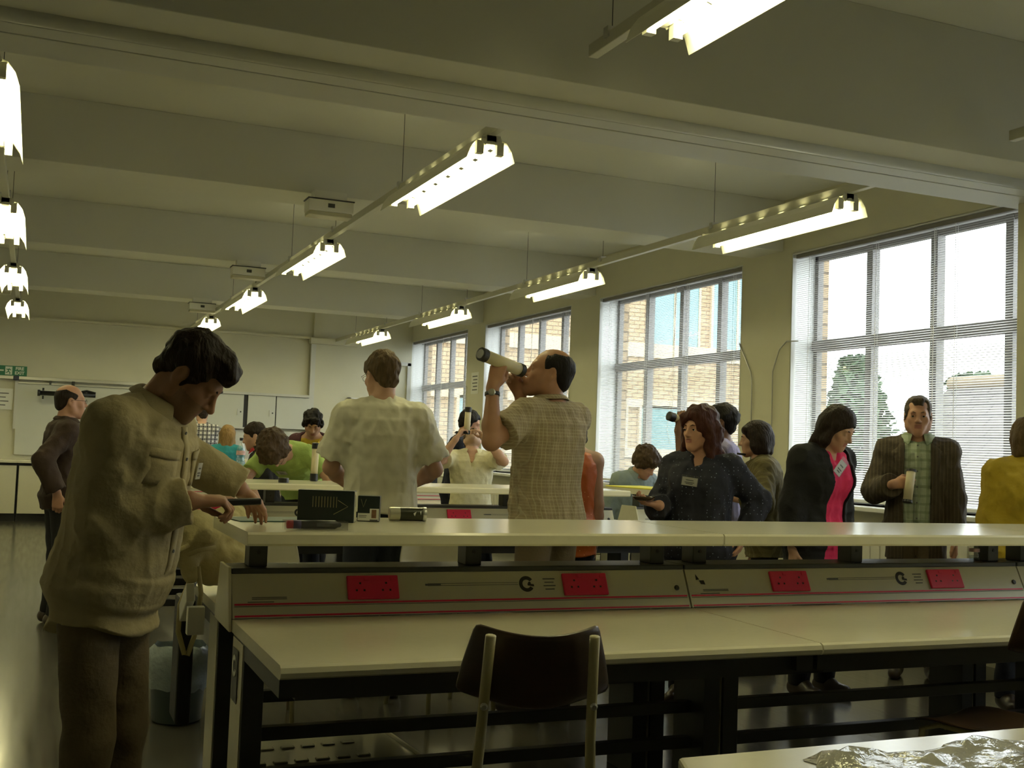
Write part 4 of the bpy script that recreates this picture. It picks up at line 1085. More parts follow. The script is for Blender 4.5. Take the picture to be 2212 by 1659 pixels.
    if eyes:
        for sd in (-1, 1):
            c = T((sd * .032, .0795, .0035)); gz = RH @ nrm(V3(*(eyes if isinstance(eyes, tuple) else (0, 1, 0)))); q = Matrix(frame_from(gz, RH[:, 2]).tolist())
            r = .0112 * hs; e = G(); e.lathe([(r * math.sin(a), r * math.cos(a)) for a in np.linspace(3.0, .02, 14)], c, q, 16)
            eb = e.build('eyeball', [M_eyew, M_iris], o, smooth=True, fix=False)
            for pl in eb.data.polygons:
                if (np.array(pl.center) - c) @ gz > r * .80: pl.material_index = 1
            # upper lid
            lp = G().tube([T((sd * (.032 + x), .0905 - abs(x) * .35, .0095 - abs(x) * .15)) for x in (-.012, -.006, 0, .006, .012)], [.002 * hs, .0032 * hs, .0036 * hs, .0032 * hs, .002 * hs], 6)
            lp.build('eyelid', SK[skin], o, smooth=True)
    if glasses:
        g = G()
        for sd in (-1, 1):
            g.tube([T((sd * .033 + .021 * math.cos(a), .103, .003 + .016 * math.sin(a))) for a in np.linspace(0, 2 * math.pi, 17)], .0014, 5)
            g.tube([T((sd * .054, .102, .006)), T((sd * .074, .08, .008)), T((sd * .082, -.005, .010)), T((sd * .080, -.03, -.01))], .0014, 5)
        g.tube([T((-.012, .104, .006)), T((0, .107, .008)), T((.012, .104, .006))], .0014, 5)
        g.build('spectacles', M_spec, o, smooth=True)
    # ---- trousers / skirt and shoes
    if legm is not None:
        tr = [torso(.004, 0, 4)]
        for sd in (-1, 1):
            hip, kn, an = lg[sd]; e = an + nrm(an - kn) * .015
            tr.append(cone(hip, kn, .086 * b * s + .004, .066 * s + .006, .05)); tr.append(cone(kn, e, .066 * s + .006, .064 * s, .02, flat=(False, True)))
        zt = pts[2][2] + .02 * s
        sdf_mesh('trousers', tr, max(h, .008), legm, o, post=lambda P, D: np.maximum(D, P[..., 2] - zt), disp=lambda P: (.006 * noise3(P, 30) + .004 * noise3(P, 55, 2)) * np.clip((.80 - P[..., 2]) / .2, 0, 1), margin=.03)
    for sd in (-1, 1):
        hip, kn, an = lg[sd]; f0 = V3(an[0], an[1] - .035, .045); f1 = V3(an[0] + sd * .012, an[1] + .155 * s, .036)
        sh = [cone(f0, f1, .044, .038, .03), ell(V3(an[0], an[1] + .02, .062), (.040, .07, .05), None, .03)]
        sdf_mesh('shoe', sh, .007, shoem or R5, o, post=lambda P, D: np.maximum(np.maximum(D, .004 - P[..., 2]), P[..., 2] - .105))
    # ---- garments
    def garment(name, q):
        f = q.get('fit', .014); hem = q.get('hem', .80) * s + dz; up = {'short': q.get('len', .72), 'long': 1.0 + q.get('len', .93), 'none': None}[q.get('sleeve', 'short')]
        pieces = [torso(f, 0, n - 1, .03)]
        wx, wy = width(0, f); fl = q.get('flare', .01)
        lowp = pts[0] - V3(0, 0, max(.03, pts[0][2] - hem + .03))
        pieces.append(loft([(lowp + offs(0), V3(1, 0, 0), V3(0, 1, 0), wx + fl, wy + fl), (pts[0] + offs(0), V3(1, 0, 0), V3(0, 1, 0), wx, wy), (pts[1] + offs(1), Rs[1][:, 0], Rs[1][:, 1], *width(1, f))], .03))
        if up is not None:
            for key in ('L', 'R'):
                pieces.append(cone(nb + CH @ V3((-1 if key == 'L' else 1) * .028, -.008, -.008) * s, arms[key][0], .036 * s + f * .5, .048 * s + f * .7, .05))
            for key in ('L', 'R'): pieces.append(cone(pts[8] + CH @ V3(0, -.01, -.035) * s, arms[key][0], .055 * s + f, .046 * s + f * .7, .05))
            pieces += armset(f, up, slack=q.get('slack', .012), cuff=q.get('cuff', 0), k=.04)
        if fem or q.get('bust'):
            for sd in (-1, 1): pieces.append(ell(pts[6] + Rs[6] @ V3(sd * .068 * b * s, width(6, 0)[1] * .78, -.03 * s), np.array((.066, .058, .068)) * b * s + f * .6, Rs[6], .06))
        nd = q.get('neck', .09); nw = q.get('neckw', .075); vee = q.get('vee', 0.0)
        pieces.append(ell(nb + CH @ V3(0, .022, .035) * s, np.array((nw, nw * .95, nd)) * s, CH, .01, 's'))
        if vee: pieces.append(cone(nb + CH @ V3(0, .09, .02) * s, nb + CH @ V3(0, .14, -vee) * s, .052 * s, .008 * s, .01, 's'))
        A = q.get('fold', .006); tail = q.get('tail', 0); vf = q.get('vfold', .5); rs = q.get('seed', 1)
        def dsp(P):
            Q = P * np.array([1, 1, .30], F32); Z = np.clip((1.35 * s + dz - P[..., 2]) / .5, .25, 1.2)
            r1 = 1 - 2.4 * np.abs(noise3(Q, 52, rs)); r2 = 1 - 2.4 * np.abs(noise3(P * np.array([1, 1, .8], F32), 42, rs + 1))
            K = np.clip((P[..., 2] - hem) / .18, .25, 1)
            return (-A * vf * 1.1 * Z * r1 - A * (1.05 - vf) * .8 * r2 + A * .3 * noise3(P, 80, rs + 2)) * K
        op = q.get('open')
        def pst(P, D):
            x = P[..., 0]; y = P[..., 1]
            hz = hem - tail * (1 - np.clip(np.abs(x) / (.17 * s), 0, 1) ** 2) + q.get('hw', .006) * np.sin(x * 23 + y * 17)
            D = np.maximum(D, np.where(P[..., 2] < pts[2][2], hz - P[..., 2], D))
            if up is None:
                pass
            if op:
                C = (P - pts[5].astype(F32)) @ Rs[5].astype(F32)
                w = op[0] + (op[1] - op[0]) * np.clip((C[..., 2] + .45 * s) / (.65 * s), 0, 1)
                D = np.maximum(D, -np.maximum(np.abs(C[..., 0] - op[2]) - w, .03 - C[..., 1]))
            return D
        g_ = sdf_mesh(name, pieces, max(q.get('h', h), .005), q['m'], o, post=pst, disp=dsp, margin=.035)
        return g_
    if top: garment(top.get('name', 'shirt'), top)
    if over: garment(over.get('name', 'jacket'), over)
    # ---- collar: a folded band round the neck, open at the front
    if collar:
        cm = collar['m']; gp = collar.get('gap', 40); tip = collar.get('tip', .06); r0 = collar.get('r', .066) * s; rows = [[], [], []]; lift = collar.get('lift', .050)
        for k in range(25):
            a = math.radians(90 + gp + (360 - 2 * gp) * k / 24); e = abs(k - 12) / 12; e2 = max(0, e - .62) / .38
            dx, dy = math.cos(a), math.sin(a)
            up_ = lift - .012 * e; fall = .030 + tip * max(0, e - .62) / .38
            rows[0].append(nb + CH @ (V3(dx * r0 * .98, dy * r0 * 1.02 + .010, up_ - .028) * 1) if False else nb + CH @ V3(dx * r0 * .97, dy * r0 + .012 * s, (up_ - .02) * s))
            rows[1].append(nb + CH @ V3(dx * (r0 + .006), dy * (r0 + .006) + .012 * s, up_ * s))
            rows[2].append(nb + CH @ V3(dx * (r0 + .034 * s + .012 * e), dy * (r0 + .030 * s + .020 * e) + .012 * s, (up_ - fall - .012 * e2) * s))
        G().sheet(rows).build('collar', cm, o, smooth=True, solid=.005, sub=2)
    def surf(zf, x, off=0.0):
        i = int(zf); t = zf - i; c = pts[i] + offs(i) + ((pts[i + 1] + offs(i + 1)) - (pts[i] + offs(i))) * t; R_ = Rs[i + 1] if t > .5 else Rs[i]
        w0, d0 = width(i, 0); w1, d1 = width(i + 1, 0); ww = w0 + (w1 - w0) * t; dd = d0 + (d1 - d0) * t
        return c + R_ @ V3(x, dd * (1 - min(.95, abs(x) / ww) ** 2.3) ** (1 / 2.3) + off, 0)
    pr.surf = surf
    if lapel:
        lm, f_, xo = lapel
        for sx in (-1, 1):
            rows = []
            for z, a, b_ in ((4.2, 0, .004), (5.4, 0, .035), (6.6, 0, .058), (7.4, 0, .075), (7.45, 0, .052), (8.3, 0, .05)):
                rows.append([surf(z, sx * (xo + (b_) * k / 3), f_ + .004 + .004 * math.sin(k)) for k in range(4)])
            G().sheet(rows).build('lapel', lm, o, smooth=True, solid=.006)
    if placket:
        f_ = placket[1]; rows = [[surf(z, x, f_ + .003) for x in (-.017, 0, .017)] for z in np.linspace(placket[2], 8.35, 22)]
        G().sheet(rows).build('placket', placket[0], o, smooth=True, solid=.006)
        for z in np.linspace(placket[2] + .4, 8.0, 6):
            c = surf(z, 0, f_ + .007); G().lathe([(.0055, 0), (.005, .002)], c, Matrix(frame_from(nrm(Rs[int(z)][:, 1]), V3(0, 0, 1)).tolist()), 10).build('shirt_button', M_ink, o)
    if pocket:
        for sx in pocket[2]:
            rows = [[surf(z, sx * (.045 + .125 * k / 6), pocket[1] + .004 + (.003 if j == 0 else 0)) for k in range(7)] for j, z in enumerate((7.0, 6.72, 6.62))]
            G().sheet(rows).build('pocket_flap', pocket[0], o, smooth=True, solid=.006)
            rows = [[surf(z, sx * (.05 + .115 * k / 6), pocket[1] + .001) for k in range(7)] for z in (6.7, 6.2, 5.7, 5.4)]
            G().sheet(rows).build('chest_pocket', pocket[0], o, smooth=True, solid=.006)
    if badge:
        zi, x, tilt, size = badge[:4]; c = pts[zi] + offs(zi); ww, dd = width(zi, .0)
        yy = dd * (1 - min(.95, abs(x) / ww) ** 2.3) ** (1 / 2.3) + badge[4]
        pos = c + Rs[zi] @ V3(x, yy, 0); ny = nrm(Rs[zi] @ V3(x * .9 / ww * .35, 1, .10)); fr = frame_from(ny, Rs[zi][:, 2])     # x, up, normal
        fr = fr @ rotz(math.radians(tilt)); MR = Matrix(fr.tolist())
        bd = G().obox(pos, (size[0], size[1], .003), MR).build('name_badge', M_paper, o)
        g = G()
        for k, (w_, yo) in enumerate(((.5, .16), (.62, -.12), (.45, -.28))): g.obox(pos + fr @ V3(0, yo * size[1], .002), (size[0] * w_, size[1] * .09, .001), MR)
        g.build('badge_print', M_ink, bd)
        G().obox(pos + fr @ V3(0, size[1] * .1, .0025), (size[0] * 1.12, size[1] * 1.3, .0006), MR).build('badge_sleeve', _M.get('clear_blister') or M_paper, bd)
    if watch:
        key = watch; base, el, wr = arms[key][:3]; fd = nrm(wr - el); c = wr - fd * .03 * s; q = Matrix(frame_from(fd, -arms[key][4]).tolist()); rr = .031 * s
        wt_ = G().lathe([(rr + .002, -.010), (rr + .005, -.008), (rr + .005, .008), (rr + .002, .010)], c, q, 24, False).build('watch_strap', M_black, o, smooth=True)
        up_ = Matrix(frame_from(-arms[key][4] - fd * np.dot(-arms[key][4], fd), fd).tolist())
        G().lathe([(.017, 0), (.018, .004), (.016, .008), (.012, .0085)], c + nrm(-arms[key][4] - fd * np.dot(-arms[key][4], fd)) * (rr + .003), up_, 20).build('watch_face', M_chrome, wt_, smooth=False)
    return pr
# ================================================================ things on and around the benches
def scope(label, p0, p1, r=.024, caps=(.045, .045), lip=.0):
    """home-made telescope: cream card tube with black end caps"""
    p0, p1 = Vector(p0), Vector(p1); d = (p1 - p0); L = d.length; q = d.to_track_quat('Z', 'Y')
    t = thing('cardboard_telescope', label, 'telescope', p0); t.rotation_euler = q.to_euler()
    G().lathe([(r, caps[0] * .5), (r, L - caps[1] * .5)], (0, 0, 0), None, 24).build('card_tube', mat('cream_card_tube', (0.62, 0.55, 0.36), 0.6, var=0.06, vscale=20), t, smooth=True)
    for a, s in ((0, 1), (L, -1)):
        c = caps[0] if a == 0 else caps[1]; R = r + .003
        pr = [(R * .7, a), (R, a + s * .003), (R, a + s * c)]
        if s < 0: pr = pr[::-1]
        G().lathe(pr, (0, 0, 0), None, 24).build('end_cap', M_black, t, smooth=False)
    return t
SH = 1.052
mt = G().prism([(0, 0), (.30, .02), (.28, .24), (-.03, .22)], 'z', SH + .0005, SH + .004).build('cutting_mat', mat('dark_green_mat', (0.012, 0.06, 0.045), 0.5, var=0.15, vscale=20)); mt.location = (.70, 4.12, 0)
tag(mt, 'dark green cutting mat under the hands on the raised shelf', 'mat')
M_boxd = mat('dark_printed_card', (0.010, 0.018, 0.017), 0.3, var=0.3, vscale=9)
M_gold = mat('dull_gold_print', (0.22, 0.19, 0.09), 0.4, var=0.1, vscale=20)
b1 = thing('card_box', 'large dark box with a gold arrow mark beside the hands on the shelf', 'box', (1.03, 4.18, SH), math.radians(-22))
G().bx(-.105, -.035, 0, .105, .035, .118).build('carton', M_boxd, b1, bevel=0.002)
g = G()
g.tube([(.045, -.0365, .082), (.082, -.0365, .06), (.03, -.0365, .03)], .0018, 5)
for k in range(9): g.bx(-.05 + .011 * k, -.036, .055, -.047 + .011 * k, -.0352, .095)
g.build('printed_mark', M_gold, b1)
G().bx(.1055, -.028, .004, .1065, -.004, .114).bx(.1055, .004, .004, .1065, .03, .114).build('end_label', mat('cream_label', (0.55, 0.52, 0.36), 0.5, var=0.05, vscale=20), b1)
G().bx(.1068, -.02, .06, .1072, -.012, .105).build('end_print', M_ink, b1)
b2 = thing('card_box', 'small dark topped box with a picture label, right of the large dark box', 'box', (1.205, 4.22, SH), math.radians(-20))
G().bx(-.042, -.035, 0, .042, .035, .098).build('carton', M_boxd, b2, bevel=0.002)
G().bx(-.04, -.0362, .004, .04, -.0352, .032).bx(.005, -.0362, .03, .04, -.0352, .050).build('white_label', M_paper, b2)
G().bx(.012, -.0368, .014, .03, -.0362, .046).build('label_picture', mat('brown_print', (0.2, 0.1, 0.05), 0.5, var=0.5, vscale=60), b2)
G().bx(.006, -.0368, .003, .036, -.0362, .009).bx(-.036, -.0368, .016, -.008, -.0362, .018).bx(-.036, -.0368, .022, -.006, -.0362, .024).build('printed_lines', M_ink, b2)
G().tube([(-.03, -.0358, .085), (-.02, -.0358, .055), (-.010, -.0358, .085)], .0015, 5).build('chevron_mark', M_gold, b2)
tn = thing('round_tin', 'silver ended tin with dark band lying on its side on the shelf', 'tin', (1.365, 4.24, SH + .0275), math.radians(-8))
RX = Matrix.Rotation(math.pi / 2, 3, 'Y')
G().lathe([(.024, -.072), (.0265, -.070), (.0265, .068)], (0, 0, 0), RX, 28).build('can', mat('tin_cream', (0.5, 0.48, 0.36), 0.25, metal=0.6, var=0.05, vscale=20), tn, smooth=False)
G().lathe([(.0268, -.030), (.0268, .060)], (0, 0, 0), RX, 28, False).build('dark_band', mat('dark_olive_label', (0.03, 0.032, 0.016), 0.25, var=0.2, vscale=30), tn, smooth=True)
G().lathe([(.0275, .060), (.0285, .066), (.0285, .074), (.022, .075)], (0, 0, 0), RX, 28).build('rim', M_chrome, tn)
G().add([(.020, -.0275, .004), (.032, -.0275, .012), (.026, -.0275, -.006), (.046, -.0275, .012), (.052, -.0275, .016), (.050, -.0275, -.002)], [(0, 1, 2), (3, 4, 5)]).build('band_mark', M_paper, tn)
# marker in a clear tray
mk = thing('marker_pen', 'black marker with red and purple end lying at the shelf edge', 'marker', (.80, 3.80, SH + .017), math.radians(-4))
G().lathe([(.010, 0), (.014, .002), (.0145, .022)], (0, 0, 0), RX, 16).build('red_end', mat('bright_red_plastic', (0.5, 0.02, 0.05), 0.35, var=0.05, vscale=30), mk, smooth=True)
G().lathe([(.0148, .022), (.015, .048)], (0, 0, 0), RX, 16).build('purple_band', mat('purple_plastic', (0.05, 0.03, 0.16), 0.35, var=0.05, vscale=30), mk, smooth=True)
G().lathe([(.0150, .048), (.0155, .12), (.0150, .165), (.010, .172), (.008, .182), (.003, .186)], (0, 0, 0), RX, 16).build('barrel', M_black, mk, smooth=True)
G().bx(.10, -.0162, -.005, .145, -.0152, .006).build('barrel_label', M_ink, mk)
ty = G().bx(0, -.024, 0, .215, -.0235, .03).bx(0, .03, 0, .215, .0305, .03).bx(0, -.024, .0295, .215, .03, .030).bx(.2145, -.024, 0, .215, .03, .03).build('blister_pack', glass_mat('clear_blister', (0.9, 0.9, 0.9), 0.10)); ty.location = (.79, 3.80, SH + .001); ty.rotation_euler.z = math.radians(-4)
tag(ty, 'clear plastic blister pack over the marker on the shelf edge', 'packaging')
cp = G().lathe([(.036, 0), (.037, .004), (.037, .032), (.033, .034)], (0, 0, 0), None, 24).build('lens_cap', M_black); cp.location = (1.62, 7.86, SH); tag(cp, 'round black cap lying on the second bench shelf by the standing tube', 'cap')
scope('cream telescope tube standing upright on the second bench shelf beside the man in lime', (1.93, 8.28, SH), (1.935, 8.28, SH + .285), .026, (.055, .045))
G_c = glass_mat('clear_bottle_plastic', (0.92, 0.95, 0.96), 0.16, 0.05)
def bottle(label, loc, h, r, cap):
    t = thing('water_bottle', label, 'bottle', loc)
    G().lathe([(r * .85, 0), (r, .006), (r, h * .25), (r * .86, h * .32), (r, h * .40), (r, h * .55), (r * .8, h * .68), (r * .38, h * .86), (r * .36, h * .92)], (0, 0, 0), None, 20).build('bottle_body', G_c, t, smooth=True)
    G().lathe([(r * .36, h * .90), (r * .42, h * .905), (r * .42, h), (r * .3, h)], (0, 0, 0), None, 14).build('bottle_cap', cap, t)
    G().lathe([(r * 1.01, h * .40), (r * 1.01, h * .55)], (0, 0, 0), None, 20, False).build('bottle_label', mat('pink_white_label', (0.55, 0.35, 0.36), 0.5, var=0.5, vscale=40), t, smooth=True)
    G().lathe([(r * .82, .004), (r * .95, .01), (r * .95, h * .22)], (0, 0, 0), None, 16).build('water', glass_mat('water', (0.85, 0.9, 0.92), 0.12, 0.02), t, smooth=True)
    return t
bottle('large clear water bottle with black cap on the third row bench shelf', (2.02, 12.05, SH), .30, .047, M_black)
bottle('small clear bottle standing under the raised shelf at the right edge', (4.10, 4.05, .906), .099, .024, M_paper)
yb = G().bx(-.07, -.05, 0, .25, .05, .045).build('sponge', mat('yellow_sponge', (0.75, 0.70, 0.12), 0.9, var=0.1, vscale=40, bump=0.3, bscale=90), bevel=0.004); yb.location = (4.78, 4.26, SH); tag(yb, 'pale yellow block on the shelf at the right edge, before the person in yellow', 'block')
blk = G().bx(-.03, -.02, 0, .03, .02, .03).build('small_box', M_black, bevel=0.003); blk.location = (1.90, 12.0, SH); tag(blk, 'small black box beside the large water bottle', 'box')
tis = G().lathe([(.02, 0), (.05, .02), (.035, .05), (.012, .09)], (0, 0, 0), None, 9).build('paper_tissue', M_paper, smooth=False); tis.location = (1.62, 16.1, SH); tag(tis, 'crumpled white tissue on the farthest bench shelf before the plaid shirt', 'tissue')

# tray and other things on the floor under the near bench
tr = thing('plastic_tray', 'shallow grey plastic tray with moulded slots under the near bench', 'tray', (1.13, 4.55, 0), math.radians(4))
g = G().bx(-.36, -.26, 0, .36, .26, .10)
for j in range(2):
    for k in range(6): g.bx(-.30 + .085 * k, -.13 + .2 * j, .10, -.245 + .085 * k, -.10 + .2 * j, .108)
g.build('tray_body', mat('grey_tray_plastic', (0.30, 0.29, 0.21), 0.14, var=0.04, vscale=15), tr, bevel=0.004)
G().bx(-.37, -.27, .085, -.36, .27, .112).bx(.36, -.27, .085, .37, .27, .112).bx(-.36, -.27, .085, .36, -.26, .112).bx(-.36, .26, .085, .36, .27, .112).build('tray_rim', M_wpl, tr, bevel=0.003)
# waste bin with a clear liner
wb = thing('waste_bin', 'grey waste bin with a clear liner bag behind the man in tan', 'bin', (.70, 5.62, 0))
G().lathe([(.10, 0), (.115, .01), (.135, .30), (.137, .31)], (0, 0, 0), None, 24).build('bin_body', mat('blue_grey_plastic', (0.10, 0.13, 0.14), 0.4, var=0.1, vscale=10), wb, smooth=True)
g = G(); q = random.Random(3); rows_ = []
for z, r in ((.16, .139), (.25, .142), (.30, .146), (.335, .138), (.36, .12)):
    rows_.append([((r + q.uniform(-.004, .006)) * math.cos(2 * math.pi * k / 28), (r + q.uniform(-.004, .006)) * math.sin(2 * math.pi * k / 28), z + q.uniform(-.01, .01)) for k in range(28)])
g.sheet(rows_, closed=True).build('liner_bag', mat('cloudy_film', (0.32, 0.38, 0.40), 0.2, var=0.2, vscale=20, bump=0.6, bscale=40), wb, smooth=True, fix=False)
# dark bag and canvas tote on the bench end
db = thing('black_bag', 'flat black bag hanging at the far side of the near bench end', 'bag', (.61, 4.80, .20))
G().bx(-.03, -.10, 0, .03, .10, .50).build('bag_body', mat('black_nylon', (0.008, 0.008, 0.009), 0.6, var=0.2, vscale=20, bump=0.3, bscale=30), db, bevel=0.012)
G().tube([(0, -.06, .50), (.02, -.06, .545), (.04, 0, .56), (.02, .06, .545), (0, .06, .50)], .008, 6).build('bag_strap', M_black, db, smooth=True)
hk = thing('white_bracket', 'white angled bracket at the end of the near bench, under the canvas bag', 'bracket', (.555, 4.34, .64))
G().obox((0, -.02, .10), (.03, .20, .07), Euler((math.radians(-30), 0, 0))).build('bracket_arm', M_wmetal, hk, bevel=0.004)
G().bx(-.01, -.14, 0, .05, -.10, .10).build('bracket_foot', M_wmetal, hk, bevel=0.003)

scope('cream telescope tube standing on the askew bench desk below the yellow sheet', (4.62, 7.78, .741), (4.62, 7.78, .985), .030, (.03, .03))
# canvas tote draped over the bench end
M_canvas = mat('cream_canvas', (0.46, 0.40, 0.20), 0.9, var=0.10, vscale=12, bump=0.4, bscale=60)
tb = thing('canvas_bag', 'cream canvas tote bag draped over the near bench end with a dangling strap', 'bag', (.62, 4.56, .918))
bagp = [cone(V3(.06, .02, -.07), V3(.20, .10, -.07), .085, .085, .05), cone(V3(-.02, -.02, .06), V3(.14, .10, .07), .075, .085, .04), cone(V3(-.06, -.06, -.02), V3(.02, .0, .04), .05, .07, .04), cone(V3(-.05, -.07, -.03), V3(-.035, -.12, -.10), .035, .028, .03), cone(V3(.14, .10, .07), V3(.22, .16, .02), .07, .05, .05)]
sdf_mesh('bag_body', bagp, .006, M_canvas, tb, disp=lambda P: .012 * noise3(P, 34) + .006 * noise3(P, 75, 2), margin=.04)
G().tube([(-.05, -.10, .02), (-.11, -.11, -.01), (-.13, -.10, -.03), (-.09, -.10, -.035), (-.02, -.12, .0), (.05, -.09, .01)], .009, 8).build('short_strap', M_canvas, tb, smooth=True)
G().tube([(-.035, -.12, -.09), (-.075, -.13, -.20), (-.078, -.135, -.30), (-.052, -.14, -.385), (-.04, -.14, -.39), (-.012, -.135, -.30), (.0, -.125, -.16), (-.015, -.115, -.06)], .0095, 8).build('long_strap', M_canvas, tb, smooth=True)

cb = G().tube([(2.56, 4.78, .698), (2.57, 4.78, .52), (2.66, 4.79, .40), (2.78, 4.80, .36), (2.86, 4.79, .42), (2.84, 4.78, .50)], .006, 6).build('power_cord', M_wpl, smooth=True, origin=(2.56, 4.78, .698))
tag(cb, 'pale cord looping down under the near bench joint', 'cord')
M_jean = mat('dark_denim', (0.012, 0.016, 0.028), 0.8, var=0.25, vscale=30, bump=0.2, bscale=120)
M_blkcloth = mat('black_cloth', (0.008, 0.008, 0.009), 0.85, var=0.2, vscale=20, bump=0.2, bscale=80)
M_khaki = mat('khaki_cloth', (0.115, 0.085, 0.045), 0.85, var=0.12, vscale=12, bump=0.3, bscale=70)
M_tan = mat('tan_field_shirt', (0.36, 0.30, 0.165), 0.85, var=0.08, vscale=10, bump=0.3, bscale=60)
def cl(name, c, bump=.25, bs=70, var=.08): return mat(name, c, 0.85, var=var, vscale=14, bump=bump, bscale=bs)
PE = {}
PE['tan'] = make_person('man in a tan field shirt standing at the near bench end', (.228, 3.556), 122, H=1.715, b=1.04, belly=.03, lean=8, curl=12, head=(-10, 28, 0),
    R=dict(at=(.430, 3.40, 1.165), hint=(.5, -.7, -1), dir=(.9, .25, .02), palm=(0.15, .2, -1), curl=(.10, .60, .70, .75), thumb=.6),
    L=dict(at=(.655, 3.91, 1.182), hint=(-1, -.2, -.4), dir=(.60, .66, -.50), palm=(0, -.1, -1), curl=.25, thumb=.3),
    skin='tan', stubble=True, hair=('quiff', 'dkbrown'), hn=(.005, 80), h=.0045, nose=1.2, legm=M_khaki,
    top=dict(name='field_shirt', m=M_tan, hem=.83, sleeve='long', len=.98, fit=.022, slack=.012, fold=.008, vfold=.5, flare=.02, neck=.085, neckw=.066, tail=.05, seed=4),
    collar=dict(m=M_tan, gap=32, tip=.05), badge=(6, -.125, -4, (.06, .05), .045), placket=(M_tan, .024, 1.0), pocket=(M_tan, .026, (-1, 1)))
PE['bald'] = make_person('bald man with glasses in a dark brown jacket in the left aisle', (.20, 8.6), 80, H=1.68, b=.95, skin='ruddy', hair=('crop', 'dkbrown'), hn=(.001, 60), glasses=True, legm=M_blkcloth, brows=False,
    R=dict(at=(.17, 8.34, .93), hint=(.3, -1, 0), dir=(.1, .1, -1), curl=.5),
    top=dict(name='jacket', m=cl('dark_brown_jacket', (0.035, 0.018, 0.010)), hem=.84, sleeve='long', fit=.022, fold=.008, neck=.08, neckw=.064), collar=dict(m=_M['dark_brown_jacket'], gap=30, tip=.02, lift=.04), h=.0065)
PE['plaid'] = make_person('person in a black and white plaid shirt at the far wall', (2.36, 17.68), 4, H=1.81, hair=('short', 'dkbrown'), head=(-14, 12, 0), legm=M_jean, h=.008,
    L=dict(at=(2.22, 17.95, 1.0), hint=(-.6, -1, -.3)), R=dict(at=(2.48, 17.95, 1.0), hint=(.6, -1, -.3)),
    top=dict(name='plaid_shirt', m=stripes_mat('black_white_plaid', (0.62, 0.60, 0.56), ((0, .062, .5, (0.02, 0.02, 0.03), .85), (2, .062, .5, (0.02, 0.02, 0.03), .8), (0, .031, .15, (0.5, 0.48, 0.45), .6), (2, .031, .15, (0.5, 0.48, 0.45), .6))), hem=.82, sleeve='long', fit=.020, fold=.006))
PE['teal'] = make_person('woman with dark blond hair in a teal top, seen from behind', (2.12, 13.68), 14, H=1.58, fem=True, seat=.655, hair=('long', 'blond'), hn=(.004, 50), head=(22, 6, 0), legm=M_jean, h=.008, brows=False,
    top=dict(name='teal_top', m=cl('teal_jersey', (0.015, 0.20, 0.24)), hem=.84, sleeve='short', fit=.014))
PE['black'] = make_person('person in black with a red scarf facing left behind the man in lime', (1.90, 9.87), -78, H=1.58, seat=.655, lean=10, hair=('short', 'dkbrown'), head=(0, 8, 0), legm=M_blkcloth, h=.008,
    top=dict(name='black_top', m=M_blkcloth, hem=.82, sleeve='long', fit=.018), collar=dict(m=cl('red_scarf_cloth', (0.40, 0.02, 0.03)), gap=20, tip=.03, r=.068))
PE['lime'] = make_person('man in a lime green T-shirt bending low over the second bench', (2.10, 9.38), 214, H=1.78, lean=56, curl=14, head=(-4, 14, 8), hscale=1.06, hair=('curly', 'brown', 1.22), hn=(.013, 62), glasses=True, legm=M_jean, h=.0065, b=1.02,
    L=dict(at=(2.06, 8.90, .835), hint=(-.8, -.3, .2), dir=(-.2, -.9, -.15), palm=(0, 0, -1)), R=dict(at=(1.66, 8.92, .835), hint=(.8, -.3, .2), dir=(-.2, -.9, -.15), palm=(0, 0, -1)),
    top=dict(name='lime_tshirt', m=cl('lime_jersey', (0.30, 0.42, 0.11)), hem=.84, sleeve='short', fit=.016, fold=.006), badge=(7, .02, 5, (.08, .05), .03))
PE['maroon'] = make_person('woman with dark curly hair in a maroon cardigan looking down', (2.36, 10.22), 197, H=1.66, fem=True, lean=8, curl=8, head=(-4, 20, 0), hair=('curly', 'black', .98), hn=(.012, 66), legm=M_blkcloth, h=.007,
    top=dict(name='yellow_top', m=cl('mustard_jersey', (0.50, 0.36, 0.03)), hem=.84, sleeve='none', fit=.010, vee=.06), over=dict(name='maroon_cardigan', m=cl('maroon_knit', (0.045, 0.008, 0.015)), hem=.80, sleeve='long', fit=.022, open=(.03, .10, 0)))
PE['mustard'] = make_person('person in a mustard top mostly hidden behind the white T-shirt man', (2.66, 9.68), 196, H=1.69, hair=('short', 'black'), skin='tan', legm=M_blkcloth, h=.008, lean=4,
    R=dict(at=(2.40, 9.56, 1.42), hint=(1, .2, -1), dir=(-.85, .1, -.35), palm=(.2, -.3, -1), curl=.35),
    top=dict(name='mustard_top', m=cl('mustard_cotton', (0.48, 0.33, 0.02)), hem=.82, sleeve='long', len=.9, fit=.016))
PE['navyback'] = make_person('man with short dark hair in a navy collared shirt before the far window', (3.74, 10.16), 120, H=1.70, hair=('short', 'black'), head=(-10, 14, 0), legm=M_jean, h=.008, lean=6, skin='ruddy',
    top=dict(name='navy_shirt', m=cl('navy_cotton', (0.010, 0.013, 0.030)), hem=.82, sleeve='long', fit=.018), collar=dict(m=_M['navy_cotton'], gap=30, tip=.03))
